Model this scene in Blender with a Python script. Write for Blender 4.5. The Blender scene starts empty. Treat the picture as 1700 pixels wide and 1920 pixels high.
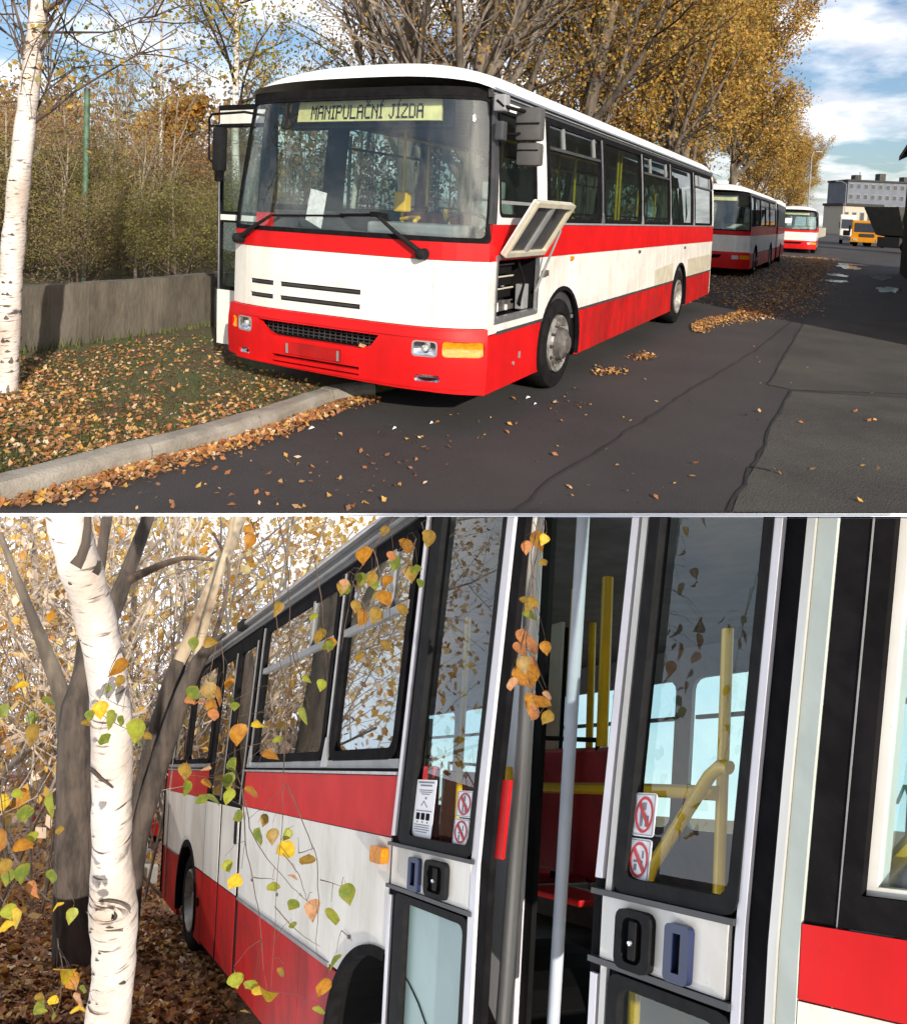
import bpy, bmesh, math, random
import numpy as np
from mathutils import Vector, Matrix
from mathutils.geometry import delaunay_2d_cdt
RNG = np.random.default_rng(7)
random.seed(7)
SC = bpy.context.scene
COL = SC.collection
rad = math.radians

# ------------------------------------------------------------------ camera
FPX, PITCH, ROLL, EYE = 1361.0, .064, .0455, 1.843
F_ = np.array([0, math.cos(PITCH), -math.sin(PITCH)])
U0 = np.array([0, math.sin(PITCH), math.cos(PITCH)])
X0 = np.array([1., 0, 0])
R_ = math.cos(ROLL)*X0 + math.sin(ROLL)*U0
U_ = -math.sin(ROLL)*X0 + math.cos(ROLL)*U0
CAM = np.array([0, 0, EYE])
cd = bpy.data.cameras.new('camera')
cam = bpy.data.objects.new('camera', cd)
COL.objects.link(cam)
cam.matrix_world = Matrix(((R_[0], U_[0], -F_[0], 0), (R_[1], U_[1], -F_[1], 0), (R_[2], U_[2], -F_[2], EYE), (0, 0, 0, 1)))
cd.sensor_fit = 'HORIZONTAL'
cd.sensor_width = 36
cd.lens = 36*FPX/1700
cd.shift_y = -(960-481)/1700
cd.clip_start = .05
cd.clip_end = 6000
SC.camera = cam

# ------------------------------------------------------------------ light
SUN_AZ, SUN_EL = rad(-70), rad(22.5)
TO_SUN = Vector((math.cos(SUN_EL)*math.cos(SUN_AZ), math.cos(SUN_EL)*math.sin(SUN_AZ), math.sin(SUN_EL)))
sl = bpy.data.lights.new('sun', 'SUN')
sl.energy = 4.8
sl.angle = rad(.53)
sl.color = (1, .93, .82)
so = bpy.data.objects.new('sun', sl)
so.rotation_euler = TO_SUN.to_track_quat('Z', 'Y').to_euler()
so.location = (0, -5, 30)
COL.objects.link(so)

world = bpy.data.worlds.new('World')
SC.world = world
world.use_nodes = True
nt = world.node_tree
nt.nodes.clear()
def N(tree, kind, **kw):
    n = tree.nodes.new(kind)
    for k, v in kw.items():
        if k in n.inputs: n.inputs[k].default_value = v
        else: setattr(n, k, v)
    return n
wo = N(nt, 'ShaderNodeOutputWorld')
bg = N(nt, 'ShaderNodeBackground'); bg.inputs['Strength'].default_value = .12
sky = N(nt, 'ShaderNodeTexSky', sky_type='NISHITA', sun_disc=False, sun_elevation=SUN_EL, sun_rotation=rad(90)-SUN_AZ)
sky.air_density = 1.0; sky.dust_density = 1.6; sky.ozone_density = 3.0
tc = N(nt, 'ShaderNodeTexCoord')
sep = N(nt, 'ShaderNodeSeparateXYZ'); nt.links.new(tc.outputs['Generated'], sep.inputs[0])
mx = N(nt, 'ShaderNodeMath', operation='MAXIMUM'); nt.links.new(sep.outputs['Z'], mx.inputs[0]); mx.inputs[1].default_value = 0
ad = N(nt, 'ShaderNodeMath', operation='ADD'); nt.links.new(mx.outputs[0], ad.inputs[0]); ad.inputs[1].default_value = .22
dv = N(nt, 'ShaderNodeVectorMath', operation='DIVIDE')
cb = N(nt, 'ShaderNodeCombineXYZ')
for i in range(3): nt.links.new(ad.outputs[0], cb.inputs[i])
nt.links.new(tc.outputs['Generated'], dv.inputs[0]); nt.links.new(cb.outputs[0], dv.inputs[1])
cn = N(nt, 'ShaderNodeTexNoise'); cn.inputs['Scale'].default_value = 1.9; cn.inputs['Detail'].default_value = 9; cn.inputs['Roughness'].default_value = .56
nt.links.new(dv.outputs[0], cn.inputs['Vector'])
cr = N(nt, 'ShaderNodeValToRGB'); cr.color_ramp.elements[0].position = .44; cr.color_ramp.elements[1].position = .64
nt.links.new(cn.outputs['Fac'], cr.inputs[0])
cn2 = N(nt, 'ShaderNodeTexNoise'); cn2.inputs['Scale'].default_value = 4.5; cn2.inputs['Detail'].default_value = 6
nt.links.new(dv.outputs[0], cn2.inputs['Vector'])
cc = N(nt, 'ShaderNodeValToRGB')
cc.color_ramp.elements[0].position = .38; cc.color_ramp.elements[0].color = (7.2, 7.1, 7.6, 1)
cc.color_ramp.elements[1].position = .58; cc.color_ramp.elements[1].color = (11, 10.8, 10.7, 1)
nt.links.new(cn2.outputs['Fac'], cc.inputs[0])
mixc = N(nt, 'ShaderNodeMixRGB')
nt.links.new(cr.outputs[0], mixc.inputs[0]); nt.links.new(sky.outputs[0], mixc.inputs[1]); nt.links.new(cc.outputs[0], mixc.inputs[2])
nt.links.new(mixc.outputs[0], bg.inputs['Color']); nt.links.new(bg.outputs[0], wo.inputs[0])

SC.view_settings.view_transform = 'Standard'
SC.view_settings.look = 'None'
SC.view_settings.gamma = 1
SC.view_settings.use_curve_mapping = False
SC.view_settings.exposure = 0.32
SC.cycles.max_bounces = 8
SC.cycles.transparent_max_bounces = 24
SC.cycles.caustics_reflective = False
SC.cycles.caustics_refractive = False

# ------------------------------------------------------------------ frames
def ray(px, py): return F_ + R_*(px-850)/FPX + U_*(481-py)/FPX
def gnd(px, py, z=0):
    d = ray(px, py); t = (z-EYE)/d[2]; return CAM + d*t
def at(px, py, Y):
    d = ray(px, py); return CAM + d*(Y/d[1])
def WORLD(V): return np.asarray(V, float).reshape(-1, 3)

# the lower street falls away steeply from the viewer (posts and trunks stay plumb)
FALL, TILT, EYE2 = (1477-481)/FPX, .052, 1.69
def HILL(V):
    V = np.asarray(V, float).reshape(-1, 3)
    Z = V[:, 2]-EYE2
    cx = V[:, 0]*math.cos(TILT)+Z*math.sin(TILT)
    cz = -V[:, 0]*math.sin(TILT)+Z*math.cos(TILT)-FALL*V[:, 1]
    return CAM + cx[:, None]*R_ + V[:, 1:2]*F_ + cz[:, None]*U_
def hp(px, py, Y):       # a point of the lower street on a sight line, at distance Y
    cx = (px-850)/FPX*Y; cz = (481-py)/FPX*Y + FALL*Y
    return np.array([cx*math.cos(TILT)-cz*math.sin(TILT), Y, cx*math.sin(TILT)+cz*math.cos(TILT)+EYE2])
CUT_N = (U_ - F_*((481-968)/FPX)); CUT_N = CUT_N/np.linalg.norm(CUT_N)   # underside of the upper street's deck
def busframe(o, yaw):
    o = np.array(o, float); u = np.array([math.sin(yaw), math.cos(yaw), 0]); w = np.array([-math.cos(yaw), math.sin(yaw), 0])
    def xf(V):
        V = np.asarray(V, float).reshape(-1, 3)
        return o + V[:, :1]*u + V[:, 1:2]*w + V[:, 2:3]*np.array([0, 0, 1.])
    return xf

# ------------------------------------------------------------------ materials
MATS = {}
def mat(name, col, rough=.6, metal=0, var=.12, scale=6, bump=0, bscale=40, col2=None, spec=.5, coat=0, trans=0, stretch=None, detail=5, emit=None, c2pos=(.4, .6), streak=0, speck=None):
    if name in MATS: return MATS[name]
    m = bpy.data.materials.new(name); m.use_nodes = True
    t = m.node_tree; b = t.nodes['Principled BSDF']
    b.inputs['Roughness'].default_value = rough; b.inputs['Metallic'].default_value = metal
    b.inputs['Specular IOR Level'].default_value = spec
    if coat: b.inputs['Coat Weight'].default_value = coat; b.inputs['Coat Roughness'].default_value = .08
    c = N(t, 'ShaderNodeTexCoord'); src = c.outputs['Object']
    if stretch:
        mp = N(t, 'ShaderNodeMapping'); mp.inputs['Scale'].default_value = stretch
        t.links.new(src, mp.inputs[0]); src = mp.outputs[0]
    n = N(t, 'ShaderNodeTexNoise'); n.inputs['Scale'].default_value = scale; n.inputs['Detail'].default_value = detail; n.inputs['Roughness'].default_value = .62
    t.links.new(src, n.inputs['Vector'])
    r = N(t, 'ShaderNodeValToRGB')
    c2 = col2 if col2 else tuple(x*(1-2*var) for x in col)
    r.color_ramp.elements[0].position = c2pos[0]; r.color_ramp.elements[1].position = c2pos[1]
    r.color_ramp.elements[0].color = (*c2, 1); r.color_ramp.elements[1].color = (*col, 1)
    t.links.new(n.outputs['Fac'], r.inputs[0]); colout = r.outputs[0]
    def mulnoise(sc, st, lo, hi, a0, col_):
        mp = N(t, 'ShaderNodeMapping'); mp.inputs['Scale'].default_value = st; t.links.new(c.outputs['Object'], mp.inputs[0])
        q = N(t, 'ShaderNodeTexNoise'); q.inputs['Scale'].default_value = sc; q.inputs['Detail'].default_value = 8; q.inputs['Roughness'].default_value = .65; t.links.new(mp.outputs[0], q.inputs['Vector'])
        rr = N(t, 'ShaderNodeValToRGB'); rr.color_ramp.elements[0].position = lo; rr.color_ramp.elements[1].position = hi
        rr.color_ramp.elements[0].color = (*a0, 1); rr.color_ramp.elements[1].color = (1, 1, 1, 1); t.links.new(q.outputs['Fac'], rr.inputs[0])
        mm = N(t, 'ShaderNodeMixRGB', blend_type='MULTIPLY'); mm.inputs[0].default_value = 1; t.links.new(col_, mm.inputs[1]); t.links.new(rr.outputs[0], mm.inputs[2]); return mm.outputs[0]
    if streak:
        colout = mulnoise(7, (1, 1, .09), .34, .56, (1-streak, 1-streak*1.08, 1-streak*1.2), colout)
        colout = mulnoise(2.3, (1, 1, 1), .33, .5, (1-streak*.8, 1-streak*.9, 1-streak), colout)
        colout = mulnoise(60, (1, 1, 1), .30, .36, (1-streak, 1-streak, 1-streak), colout)
    if speck: colout = mulnoise(speck[0], (1, 1, 1), .36, .62, (1-speck[1],)*3, colout)
    t.links.new(colout, b.inputs['Base Color'])
    if streak:
        rg_ = N(t, 'ShaderNodeMapRange'); rg_.inputs['To Min'].default_value = rough+.22; rg_.inputs['To Max'].default_value = rough-.06; t.links.new(n.outputs['Fac'], rg_.inputs['Value']); t.links.new(rg_.outputs[0], b.inputs['Roughness'])
    if bump:
        n2 = N(t, 'ShaderNodeTexNoise'); n2.inputs['Scale'].default_value = bscale; n2.inputs['Detail'].default_value = 4
        t.links.new(src, n2.inputs['Vector'])
        bp = N(t, 'ShaderNodeBump'); bp.inputs['Strength'].default_value = bump; bp.inputs['Distance'].default_value = .02
        t.links.new(n2.outputs['Fac'], bp.inputs['Height']); t.links.new(bp.outputs[0], b.inputs['Normal'])
    if trans:
        tr = N(t, 'ShaderNodeBsdfTranslucent'); t.links.new(colout, tr.inputs[0])
        ms = N(t, 'ShaderNodeMixShader'); ms.inputs[0].default_value = trans
        t.links.new(b.outputs[0], ms.inputs[1]); t.links.new(tr.outputs[0], ms.inputs[2])
        t.links.new(ms.outputs[0], t.nodes['Material Output'].inputs[0])
    if emit:
        b.inputs['Emission Color'].default_value = (*emit[:3], 1); b.inputs['Emission Strength'].default_value = emit[3]
    MATS[name] = m
    return m
def glassmat(name, tint, refl=1.0, dark=0.0, rough=0.0):
    m = bpy.data.materials.new(name); m.use_nodes = True
    t = m.node_tree; t.nodes.remove(t.nodes['Principled BSDF'])
    tr = N(t, 'ShaderNodeBsdfTransparent'); tr.inputs[0].default_value = (*tint, 1)
    gl = N(t, 'ShaderNodeBsdfGlossy'); gl.inputs['Roughness'].default_value = rough
    df = N(t, 'ShaderNodeBsdfDiffuse'); df.inputs[0].default_value = (.25, .27, .26, 1)
    ge = N(t, 'ShaderNodeNewGeometry'); dt = N(t, 'ShaderNodeVectorMath', operation='DOT_PRODUCT')
    t.links.new(ge.outputs['Normal'], dt.inputs[0]); t.links.new(ge.outputs['Incoming'], dt.inputs[1])
    def mth(op, a, bval=None):
        q = N(t, 'ShaderNodeMath', operation=op); t.links.new(a, q.inputs[0])
        if bval is not None: q.inputs[1].default_value = bval
        return q.outputs[0]
    ab = mth('ABSOLUTE', dt.outputs['Value']); sb = N(t, 'ShaderNodeMath', operation='SUBTRACT'); sb.inputs[0].default_value = 1; t.links.new(ab, sb.inputs[1])
    fres = mth('ADD', mth('MULTIPLY', mth('POWER', sb.outputs[0], 5), .95), .045)
    mu = N(t, 'ShaderNodeMath', operation='MULTIPLY'); mu.inputs[1].default_value = refl; mu.use_clamp = True
    t.links.new(fres, mu.inputs[0])
    c = N(t, 'ShaderNodeTexCoord'); n = N(t, 'ShaderNodeTexNoise'); n.inputs['Scale'].default_value = 5; n.inputs['Detail'].default_value = 8
    t.links.new(c.outputs['Object'], n.inputs['Vector'])
    dm = N(t, 'ShaderNodeMath', operation='MULTIPLY'); dm.inputs[1].default_value = dark; t.links.new(n.outputs['Fac'], dm.inputs[0])
    m0 = N(t, 'ShaderNodeMixShader'); t.links.new(dm.outputs[0], m0.inputs[0]); t.links.new(tr.outputs[0], m0.inputs[1]); t.links.new(df.outputs[0], m0.inputs[2])
    m1 = N(t, 'ShaderNodeMixShader'); t.links.new(mu.outputs[0], m1.inputs[0]); t.links.new(m0.outputs[0], m1.inputs[1]); t.links.new(gl.outputs[0], m1.inputs[2])
    t.links.new(m1.outputs[0], t.nodes['Material Output'].inputs[0])
    MATS[name] = m
    return m
M = dict(
    white=mat('white_paint', (.78, .75, .68), .38, streak=.10, var=.03, scale=3, coat=.2, bump=.03, bscale=3),
    dirtywhite=mat('scuffed_white_paint', (.76, .73, .67), .42, streak=.16, col2=(.66, .62, .55), scale=2.2, coat=.15, c2pos=(.3, .55), bump=.04, bscale=2.5),
    red=mat('red_paint', (.60, .008, .009), .4, streak=.10, var=.06, scale=3, spec=.22, coat=.05, bump=.03, bscale=3),
    dullred=mat('dusty_red_paint', (.48, .010, .010), .5, streak=.22, col2=(.33, .013, .012), scale=2.5, spec=.2, coat=.04, bump=.05, bscale=2.5),
    roof=mat('roof_white', (.82, .81, .78), .45, streak=.08, var=.03, scale=2),
    black=mat('black_rubber', (.012, .011, .012), .92, var=.2, scale=12, spec=.06),
    blackplastic=mat('black_plastic', (.016, .016, .017), .75, spec=.12, var=.15, scale=20, bump=.1, bscale=160),
    darkgrey=mat('dark_grey_trim', (.055, .055, .057), .5, var=.15),
    grey=mat('grey_trim', (.26, .26, .26), .5, var=.1),
    alu=mat('aluminium', (.62, .62, .63), .32, metal=.85, var=.08, scale=14),
    steel=mat('brushed_steel', (.62, .60, .55), .3, metal=.35, var=.1, scale=10, stretch=(1, 1, .15)),
    chrome=mat('lamp_reflector', (.75, .76, .78), .12, metal=1, var=.05),
    lens=mat('lamp_lens', (.62, .62, .6), .12, var=.25, scale=40, bump=.4, bscale=120),
    amber=mat('amber_lens', (.75, .27, .008), .18, var=.15, scale=30, bump=.3, bscale=110),
    tyre=mat('tyre_rubber', (.016, .015, .015), .95, spec=.06, var=.2, bump=.25, bscale=60),
    rim=mat('dusty_rim', (.34, .32, .30), .5, metal=.3, col2=(.15, .135, .12), scale=9),
    hub=mat('dirty_hub', (.12, .105, .095), .6, var=.25, scale=10),
    yellow=mat('yellow_tube', (.82, .50, .01), .32, var=.06, coat=.3),
    display=mat('flip_dot_display', (.66, .60, .27), .6, var=.1, scale=8),
    ink=mat('black_print', (.008, .008, .008), .9, spec=.1), mirrorgrey=mat('mirror_grey_plastic', (.085, .08, .075), .55, var=.1),
    paper=mat('paper', (.76, .74, .74), .7, var=.05, scale=30, col2=(.6, .55, .56)),
    seat=mat('dark_red_seat', (.42, .026, .034), .5, var=.12, bump=.1, bscale=30),
    seatred=mat('bright_red_seat', (.52, .012, .014), .45, var=.1),
    cream=mat('cream_plastic', (.55, .50, .38), .5, var=.08),
    interior=mat('interior_panel', (.44, .43, .41), .7, var=.1),
    ceiling=mat('ceiling_panel', (.20, .195, .20), .6, var=.15),
    floor=mat('bus_floor', (.14, .13, .125), .75, var=.15, bump=.1),
    asphalt=mat('asphalt', (.082, .075, .072), .75, spec=.25, col2=(.060, .055, .053), scale=.55, bump=.7, bscale=90, detail=9, c2pos=(.35, .65), speck=(140, .45)),
    patch=mat('old_patch_asphalt', (.105, .097, .084), .8, spec=.25, col2=(.074, .069, .061), scale=.8, bump=.7, bscale=80, detail=9, speck=(120, .4)),
    worn=mat('worn_asphalt', (.060, .057, .056), .6, col2=(.047, .044, .044), scale=1.1, bump=.4, bscale=55, detail=9, speck=(140, .4)),
    tar=mat('tar_seam', (.024, .022, .022), .7, var=.2),
    water=mat('puddle_water', (.02, .02, .022), .09, var=.1, spec=.8),
    earth=mat('verge_soil', (.075, .085, .026), .95, col2=(.10, .062, .034), scale=1.7, bump=.8, bscale=45, detail=9, c2pos=(.42, .58)),
    field=mat('far_ground', (.09, .085, .045), .95, col2=(.11, .075, .04), scale=.2, detail=8),
    kerb=mat('kerb_concrete', (.30, .27, .225), .85, col2=(.20, .175, .14), scale=3.5, bump=.5, bscale=60, detail=9),
    wall=mat('wall_concrete', (.135, .115, .088), .9, streak=.3, col2=(.07, .060, .046), scale=2.2, bump=.5, bscale=30, detail=9, stretch=(1, 1, .35)),
    green=mat('green_post_paint', (.085, .16, .095), .6, var=.25, scale=8),
    wire=mat('rusty_wire', (.07, .055, .045), .7),
    birchbark=None, bark=mat('grey_bark', (.17, .135, .10), .9, col2=(.07, .055, .042), scale=4, bump=.9, bscale=14, stretch=(1, 1, .3), detail=8),
    darkbark=mat('dark_bark', (.085, .065, .052), .95, col2=(.03, .023, .019), scale=9, bump=1.0, bscale=24, stretch=(1, 1, .25), detail=9),
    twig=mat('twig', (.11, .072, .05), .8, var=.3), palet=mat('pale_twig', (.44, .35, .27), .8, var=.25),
    tan=mat('painted_sunlit_bark', (.42, .33, .22), .85, col2=(.24, .17, .11), scale=5, bump=.6, bscale=20, stretch=(1, 1, .4)),  # tan: sunlight on the upper limbs is put into the bark colour
    panelgrey=mat('grey_panel_facade', (.15, .165, .195), .85, var=.08, scale=.4), panelglass=mat('far_window', (.05, .06, .075), .2),
    beige=mat('beige_wall', (.46, .41, .32), .8, var=.06), shed=mat('dark_shed_wall', (.07, .064, .055), .85, col2=(.045, .05, .04), scale=1.2, detail=8),
    shedroof=mat('shed_roof', (.035, .03, .028), .8), truckyellow=mat('yellow_truck_paint', (.74, .29, .010), .4, var=.06),
    navy=mat('navy_plastic', (.018, .028, .085), .4, var=.1), aqua=mat('aqua_frosted', (.30, .42, .40), .35, var=.06, scale=3),
    skin=mat('skin', (.50, .30, .22), .6), orangecloth=mat('orange_cloth', (.62, .20, .05), .8), navycloth=mat('navy_cloth', (.02, .025, .07), .8), pinkcloth=mat('pink_cloth', (.5, .22, .22), .8), hair=mat('dark_hair', (.015, .012, .01), .7),
    edging=mat('white_edging_paint', (.85, .85, .85), .6, var=.01),
    signred=mat('sign_red', (.55, .02, .03), .5), signgreen=mat('sign_green', (.02, .32, .14), .5), sticker=mat('sticker_white', (.78, .78, .80), .5, var=.02), stickergrey=mat('sticker_print', (.2, .2, .24), .6),
    litter1=mat('leaf_tan', (.56, .32, .14), .7, var=.15, trans=.15), litter2=mat('leaf_rust', (.44, .165, .05), .7, var=.15, trans=.15),
    litter3=mat('leaf_brown', (.23, .105, .048), .8, var=.15), litter4=mat('leaf_ochre', (.62, .34, .07), .7, var=.15, trans=.15), litter5=mat('leaf_pale', (.68, .50, .31), .7, var=.15),
    grass=mat('grass_blade', (.075, .115, .025), .7, var=.25, trans=.3), grass2=mat('dry_grass_blade', (.14, .13, .05), .7, var=.2, trans=.3),
    gold1=mat('foliage_gold', (.62, .37, .07), .7, var=.1, trans=.45), gold2=mat('foliage_ochre', (.50, .29, .06), .7, var=.1, trans=.4), gold3=mat('foliage_russet', (.38, .20, .06), .7, var=.1, trans=.4),
    gold4=mat('foliage_olive', (.30, .26, .06), .7, var=.1, trans=.4), green1=mat('foliage_green', (.21, .20, .055), .7, var=.15, trans=.4), green2=mat('foliage_dark_green', (.155, .14, .05), .75, var=.15, trans=.3),
    lime=mat('leaf_lime', (.36, .42, .04), .5, scale=2.6, col2=(.30, .26, .03), c2pos=(.40, .58), var=.1, trans=.5), lemon=mat('leaf_lemon', (.80, .58, .04), .5, scale=2.6, col2=(.66, .38, .02), c2pos=(.40, .58), var=.08, trans=.5), leafgreen=mat('leaf_green', (.12, .19, .028), .5, scale=2.6, col2=(.26, .24, .025), c2pos=(.40, .58), var=.1, trans=.45), amberleaf=mat('leaf_amber', (.52, .235, .02), .5, scale=2.6, col2=(.34, .13, .015), c2pos=(.40, .58), var=.1, trans=.5), pinkleaf=mat('leaf_dry_pink', (.62, .36, .2), .6, scale=2.6, col2=(.45, .2, .09), c2pos=(.40, .58), var=.1, trans=.4),
    foilbrown=mat('foliage_brown', (.27, .18, .11), .8, var=.15, trans=.25),
    stemgrey=mat('stem_bark', (.32, .26, .20), .8, var=.25), greytwig=mat('grey_twig', (.24, .19, .145), .8, var=.25), palegold=mat('foliage_pale_gold', (.86, .62, .25), .7, var=.1, trans=.45), paletan=mat('foliage_pale_tan', (.68, .50, .35), .75, var=.1, trans=.3), ochreleaf=mat('leaf_ochre_shaded', (.36, .22, .03), .5, scale=2.6, col2=(.22, .13, .02), c2pos=(.40, .58), var=.1, trans=.45), cabgrey=mat('cab_grey_panel', (.50, .54, .60), .6, var=.05), strip=mat('pale_door_strip', (.68, .66, .70), .35, var=.04, coat=.2), pillarpaint=mat('pale_pillar_paint', (.52, .56, .50), .45, var=.06), skysheet=None)
def birch_material():
    m = bpy.data.materials.new('birch_bark'); m.use_nodes = True
    t = m.node_tree; b = t.nodes['Principled BSDF']; b.inputs['Roughness'].default_value = .7
    c = N(t, 'ShaderNodeTexCoord')
    def noise(sc, stretch, det=6):
        mp = N(t, 'ShaderNodeMapping'); mp.inputs['Scale'].default_value = stretch; t.links.new(c.outputs['Object'], mp.inputs[0])
        n = N(t, 'ShaderNodeTexNoise'); n.inputs['Scale'].default_value = sc; n.inputs['Detail'].default_value = det; t.links.new(mp.outputs[0], n.inputs['Vector']); return n
    def ramp(n, a, bb, ca, cb2):
        r = N(t, 'ShaderNodeValToRGB'); r.color_ramp.elements[0].position = a; r.color_ramp.elements[1].position = bb
        r.color_ramp.elements[0].color = (*ca, 1); r.color_ramp.elements[1].color = (*cb2, 1); t.links.new(n.outputs['Fac'], r.inputs[0]); return r
    base = ramp(noise(4, (1, 1, .6)), .35, .6, (.44, .36, .30), (.66, .60, .55))
    lent = ramp(noise(9, (1, 1, 7), 4), .60, .70, (1, 1, 1), (.12, .09, .07))
    patch = ramp(noise(5, (1, 1, 2.2), 9), .61, .70, (1, 1, 1), (.05, .042, .036))
    m1 = N(t, 'ShaderNodeMixRGB', blend_type='MULTIPLY'); m1.inputs[0].default_value = 1
    m2 = N(t, 'ShaderNodeMixRGB', blend_type='MULTIPLY'); m2.inputs[0].default_value = .9
    t.links.new(base.outputs[0], m1.inputs[1]); t.links.new(lent.outputs[0], m1.inputs[2]); t.links.new(m1.outputs[0], m2.inputs[1]); t.links.new(patch.outputs[0], m2.inputs[2])
    t.links.new(m2.outputs[0], b.inputs['Base Color'])
    bp = N(t, 'ShaderNodeBump'); bp.inputs['Strength'].default_value = .8; bp.inputs['Distance'].default_value = .012
    t.links.new(noise(20, (1, 1, 2.5)).outputs['Fac'], bp.inputs['Height']); t.links.new(bp.outputs[0], b.inputs['Normal'])
    return m
M['birchbark'] = birch_material()
def sky_material():
    m = bpy.data.materials.new('overcast_sky'); m.use_nodes = True
    t = m.node_tree; t.nodes.remove(t.nodes['Principled BSDF'])
    e = N(t, 'ShaderNodeEmission'); e.inputs[1].default_value = 1.0
    c = N(t, 'ShaderNodeTexCoord'); n = N(t, 'ShaderNodeTexNoise'); n.inputs['Scale'].default_value = .05; n.inputs['Detail'].default_value = 6
    t.links.new(c.outputs['Object'], n.inputs['Vector'])
    r = N(t, 'ShaderNodeValToRGB'); r.color_ramp.elements[0].position = .4; r.color_ramp.elements[1].position = .6
    r.color_ramp.elements[0].color = (1.05, 1.25, 1.5, 1); r.color_ramp.elements[1].color = (1.75, 1.72, 1.75, 1)
    t.links.new(n.outputs['Fac'], r.inputs[0]); t.links.new(r.outputs[0], e.inputs[0]); t.links.new(e.outputs[0], t.nodes['Material Output'].inputs[0])
    return m
M['skysheet'] = sky_material()
M['glass'] = glassmat('tinted_glass', (.68, .78, .75), 1.0, .05)
M['wind'] = glassmat('windscreen_glass', (.93, .97, .96), 1.3, .04)
M['doorglass'] = glassmat('door_glass', (.86, .94, .94), 1.3, .02)
M['sideglass'] = glassmat('side_glass', (.72, .80, .78), 2.0, .10)

# ------------------------------------------------------------------ mesh helpers
def world_origin(o):
    return np.array(o.matrix_basis.translation) if o.parent is None else world_origin(o.parent)
def rawmesh(name, V, F, mats, mi=None, smooth=False):
    me = bpy.data.meshes.new(name)
    V = np.asarray(V, np.float32)
    if isinstance(F, np.ndarray):
        k = F.shape[1]; nf = len(F)
        me.vertices.add(len(V)); me.vertices.foreach_set('co', V.ravel())
        me.loops.add(nf*k); me.loops.foreach_set('vertex_index', F.astype(np.int32).ravel())
        me.polygons.add(nf); me.polygons.foreach_set('loop_start', np.arange(0, nf*k, k, dtype=np.int32))
        me.polygons.foreach_set('loop_total', np.full(nf, k, np.int32))
    else:
        me.from_pydata(V.tolist(), [], F)
    for m in (mats if isinstance(mats, (list, tuple)) else [mats]): me.materials.append(m)
    if mi is not None: me.polygons.foreach_set('material_index', np.asarray(mi, np.int32))
    if smooth: me.polygons.foreach_set('use_smooth', np.ones(len(me.polygons), bool))
    me.update(calc_edges=True); me.validate()
    return me
def slice_top(me):
    # nothing of the lower street stands above the underside of the deck
    co = np.empty(len(me.vertices)*3, np.float32); me.vertices.foreach_get('co', co)
    return co.reshape(-1, 3)
def obj(name, VF, m, parent=None, xf=WORLD, smooth=False, mi=None, cut=None):
    V, F = VF[0], VF[1]
    W = xf(V)
    if cut is None: cut = getattr(xf, 'cut', False)
    o0 = world_origin(parent) if parent else np.zeros(3)
    above = None
    if cut:
        d = (W-CAM)@CUT_N
        if d.min() > 0: return None
        above = d.max() > 0
    me = rawmesh(name, W-o0, F, m, mi, False)
    if above:
        bm = bmesh.new(); bm.from_mesh(me)
        bmesh.ops.bisect_plane(bm, geom=bm.verts[:]+bm.edges[:]+bm.faces[:], plane_co=Vector(CAM-o0-CUT_N*.0006), plane_no=Vector(CUT_N), clear_outer=True)
        bm.to_mesh(me); bm.free()
        if not me.polygons: return None
    if smooth:
        me.polygons.foreach_set('use_smooth', np.ones(len(me.polygons), bool))
        try: me.set_sharp_from_angle(angle=rad(38))
        except Exception: pass
    o = bpy.data.objects.new(name, me); COL.objects.link(o)
    if parent: o.parent = parent
    return o
HILL.cut = True
def hillx(f):
    g = lambda V: HILL(f(V)); g.cut = True; return g
def tag(o, label=None, cat=None, group=None, kind=None):
    if o is None: return o
    if label: o['label'] = label
    if cat: o['category'] = cat
    if group: o['group'] = group
    if kind: o['kind'] = kind
    return o
def thing(name, base, label, cat, group=None, xf=WORLD):
    o = bpy.data.objects.new(name, None); COL.objects.link(o)
    o.empty_display_size = .2
    o.location = xf(np.array(base, float))[0]
    return tag(o, label, cat, group)
class MB:
    def __init__(s): s.V = []; s.F = []; s.n = 0
    def add(s, VF):
        V = np.asarray(VF[0], float).reshape(-1, 3); s.V.append(V)
        s.F += [[i+s.n for i in f] for f in (VF[1].tolist() if isinstance(VF[1], np.ndarray) else VF[1])]; s.n += len(V); return s
    def out(s): return np.concatenate(s.V), s.F
def join(*a):
    m = MB()
    for x in a: m.add(x)
    return m.out()
BOXF = [[0, 3, 2, 1], [4, 5, 6, 7], [0, 1, 5, 4], [1, 2, 6, 5], [2, 3, 7, 6], [3, 0, 4, 7]]
def box(a, b):
    (x0, y0, z0), (x1, y1, z1) = a, b
    return np.array([(x0, y0, z0), (x1, y0, z0), (x1, y1, z0), (x0, y1, z0), (x0, y0, z1), (x1, y0, z1), (x1, y1, z1), (x0, y1, z1)], float), BOXF
def bbox(a, b, r=.01):    # box with chamfered edges
    a = np.minimum(a, b).astype(float); b2 = np.maximum(np.asarray(a), np.asarray(b)).astype(float)
    bm = bmesh.new(); bmesh.ops.create_cube(bm, size=1)
    for v in bm.verts: v.co = Vector([a[i]+(v.co[i]+.5)*(b2[i]-a[i]) for i in range(3)])
    r = min(r, .3*min(b2-a))
    bmesh.ops.bevel(bm, geom=bm.edges[:], offset=r, segments=2, affect='EDGES', profile=.6)
    V = np.array([v.co[:] for v in bm.verts]); F = [[v.index for v in f.verts] for f in bm.faces]
    bm.free(); return V, F
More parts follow.
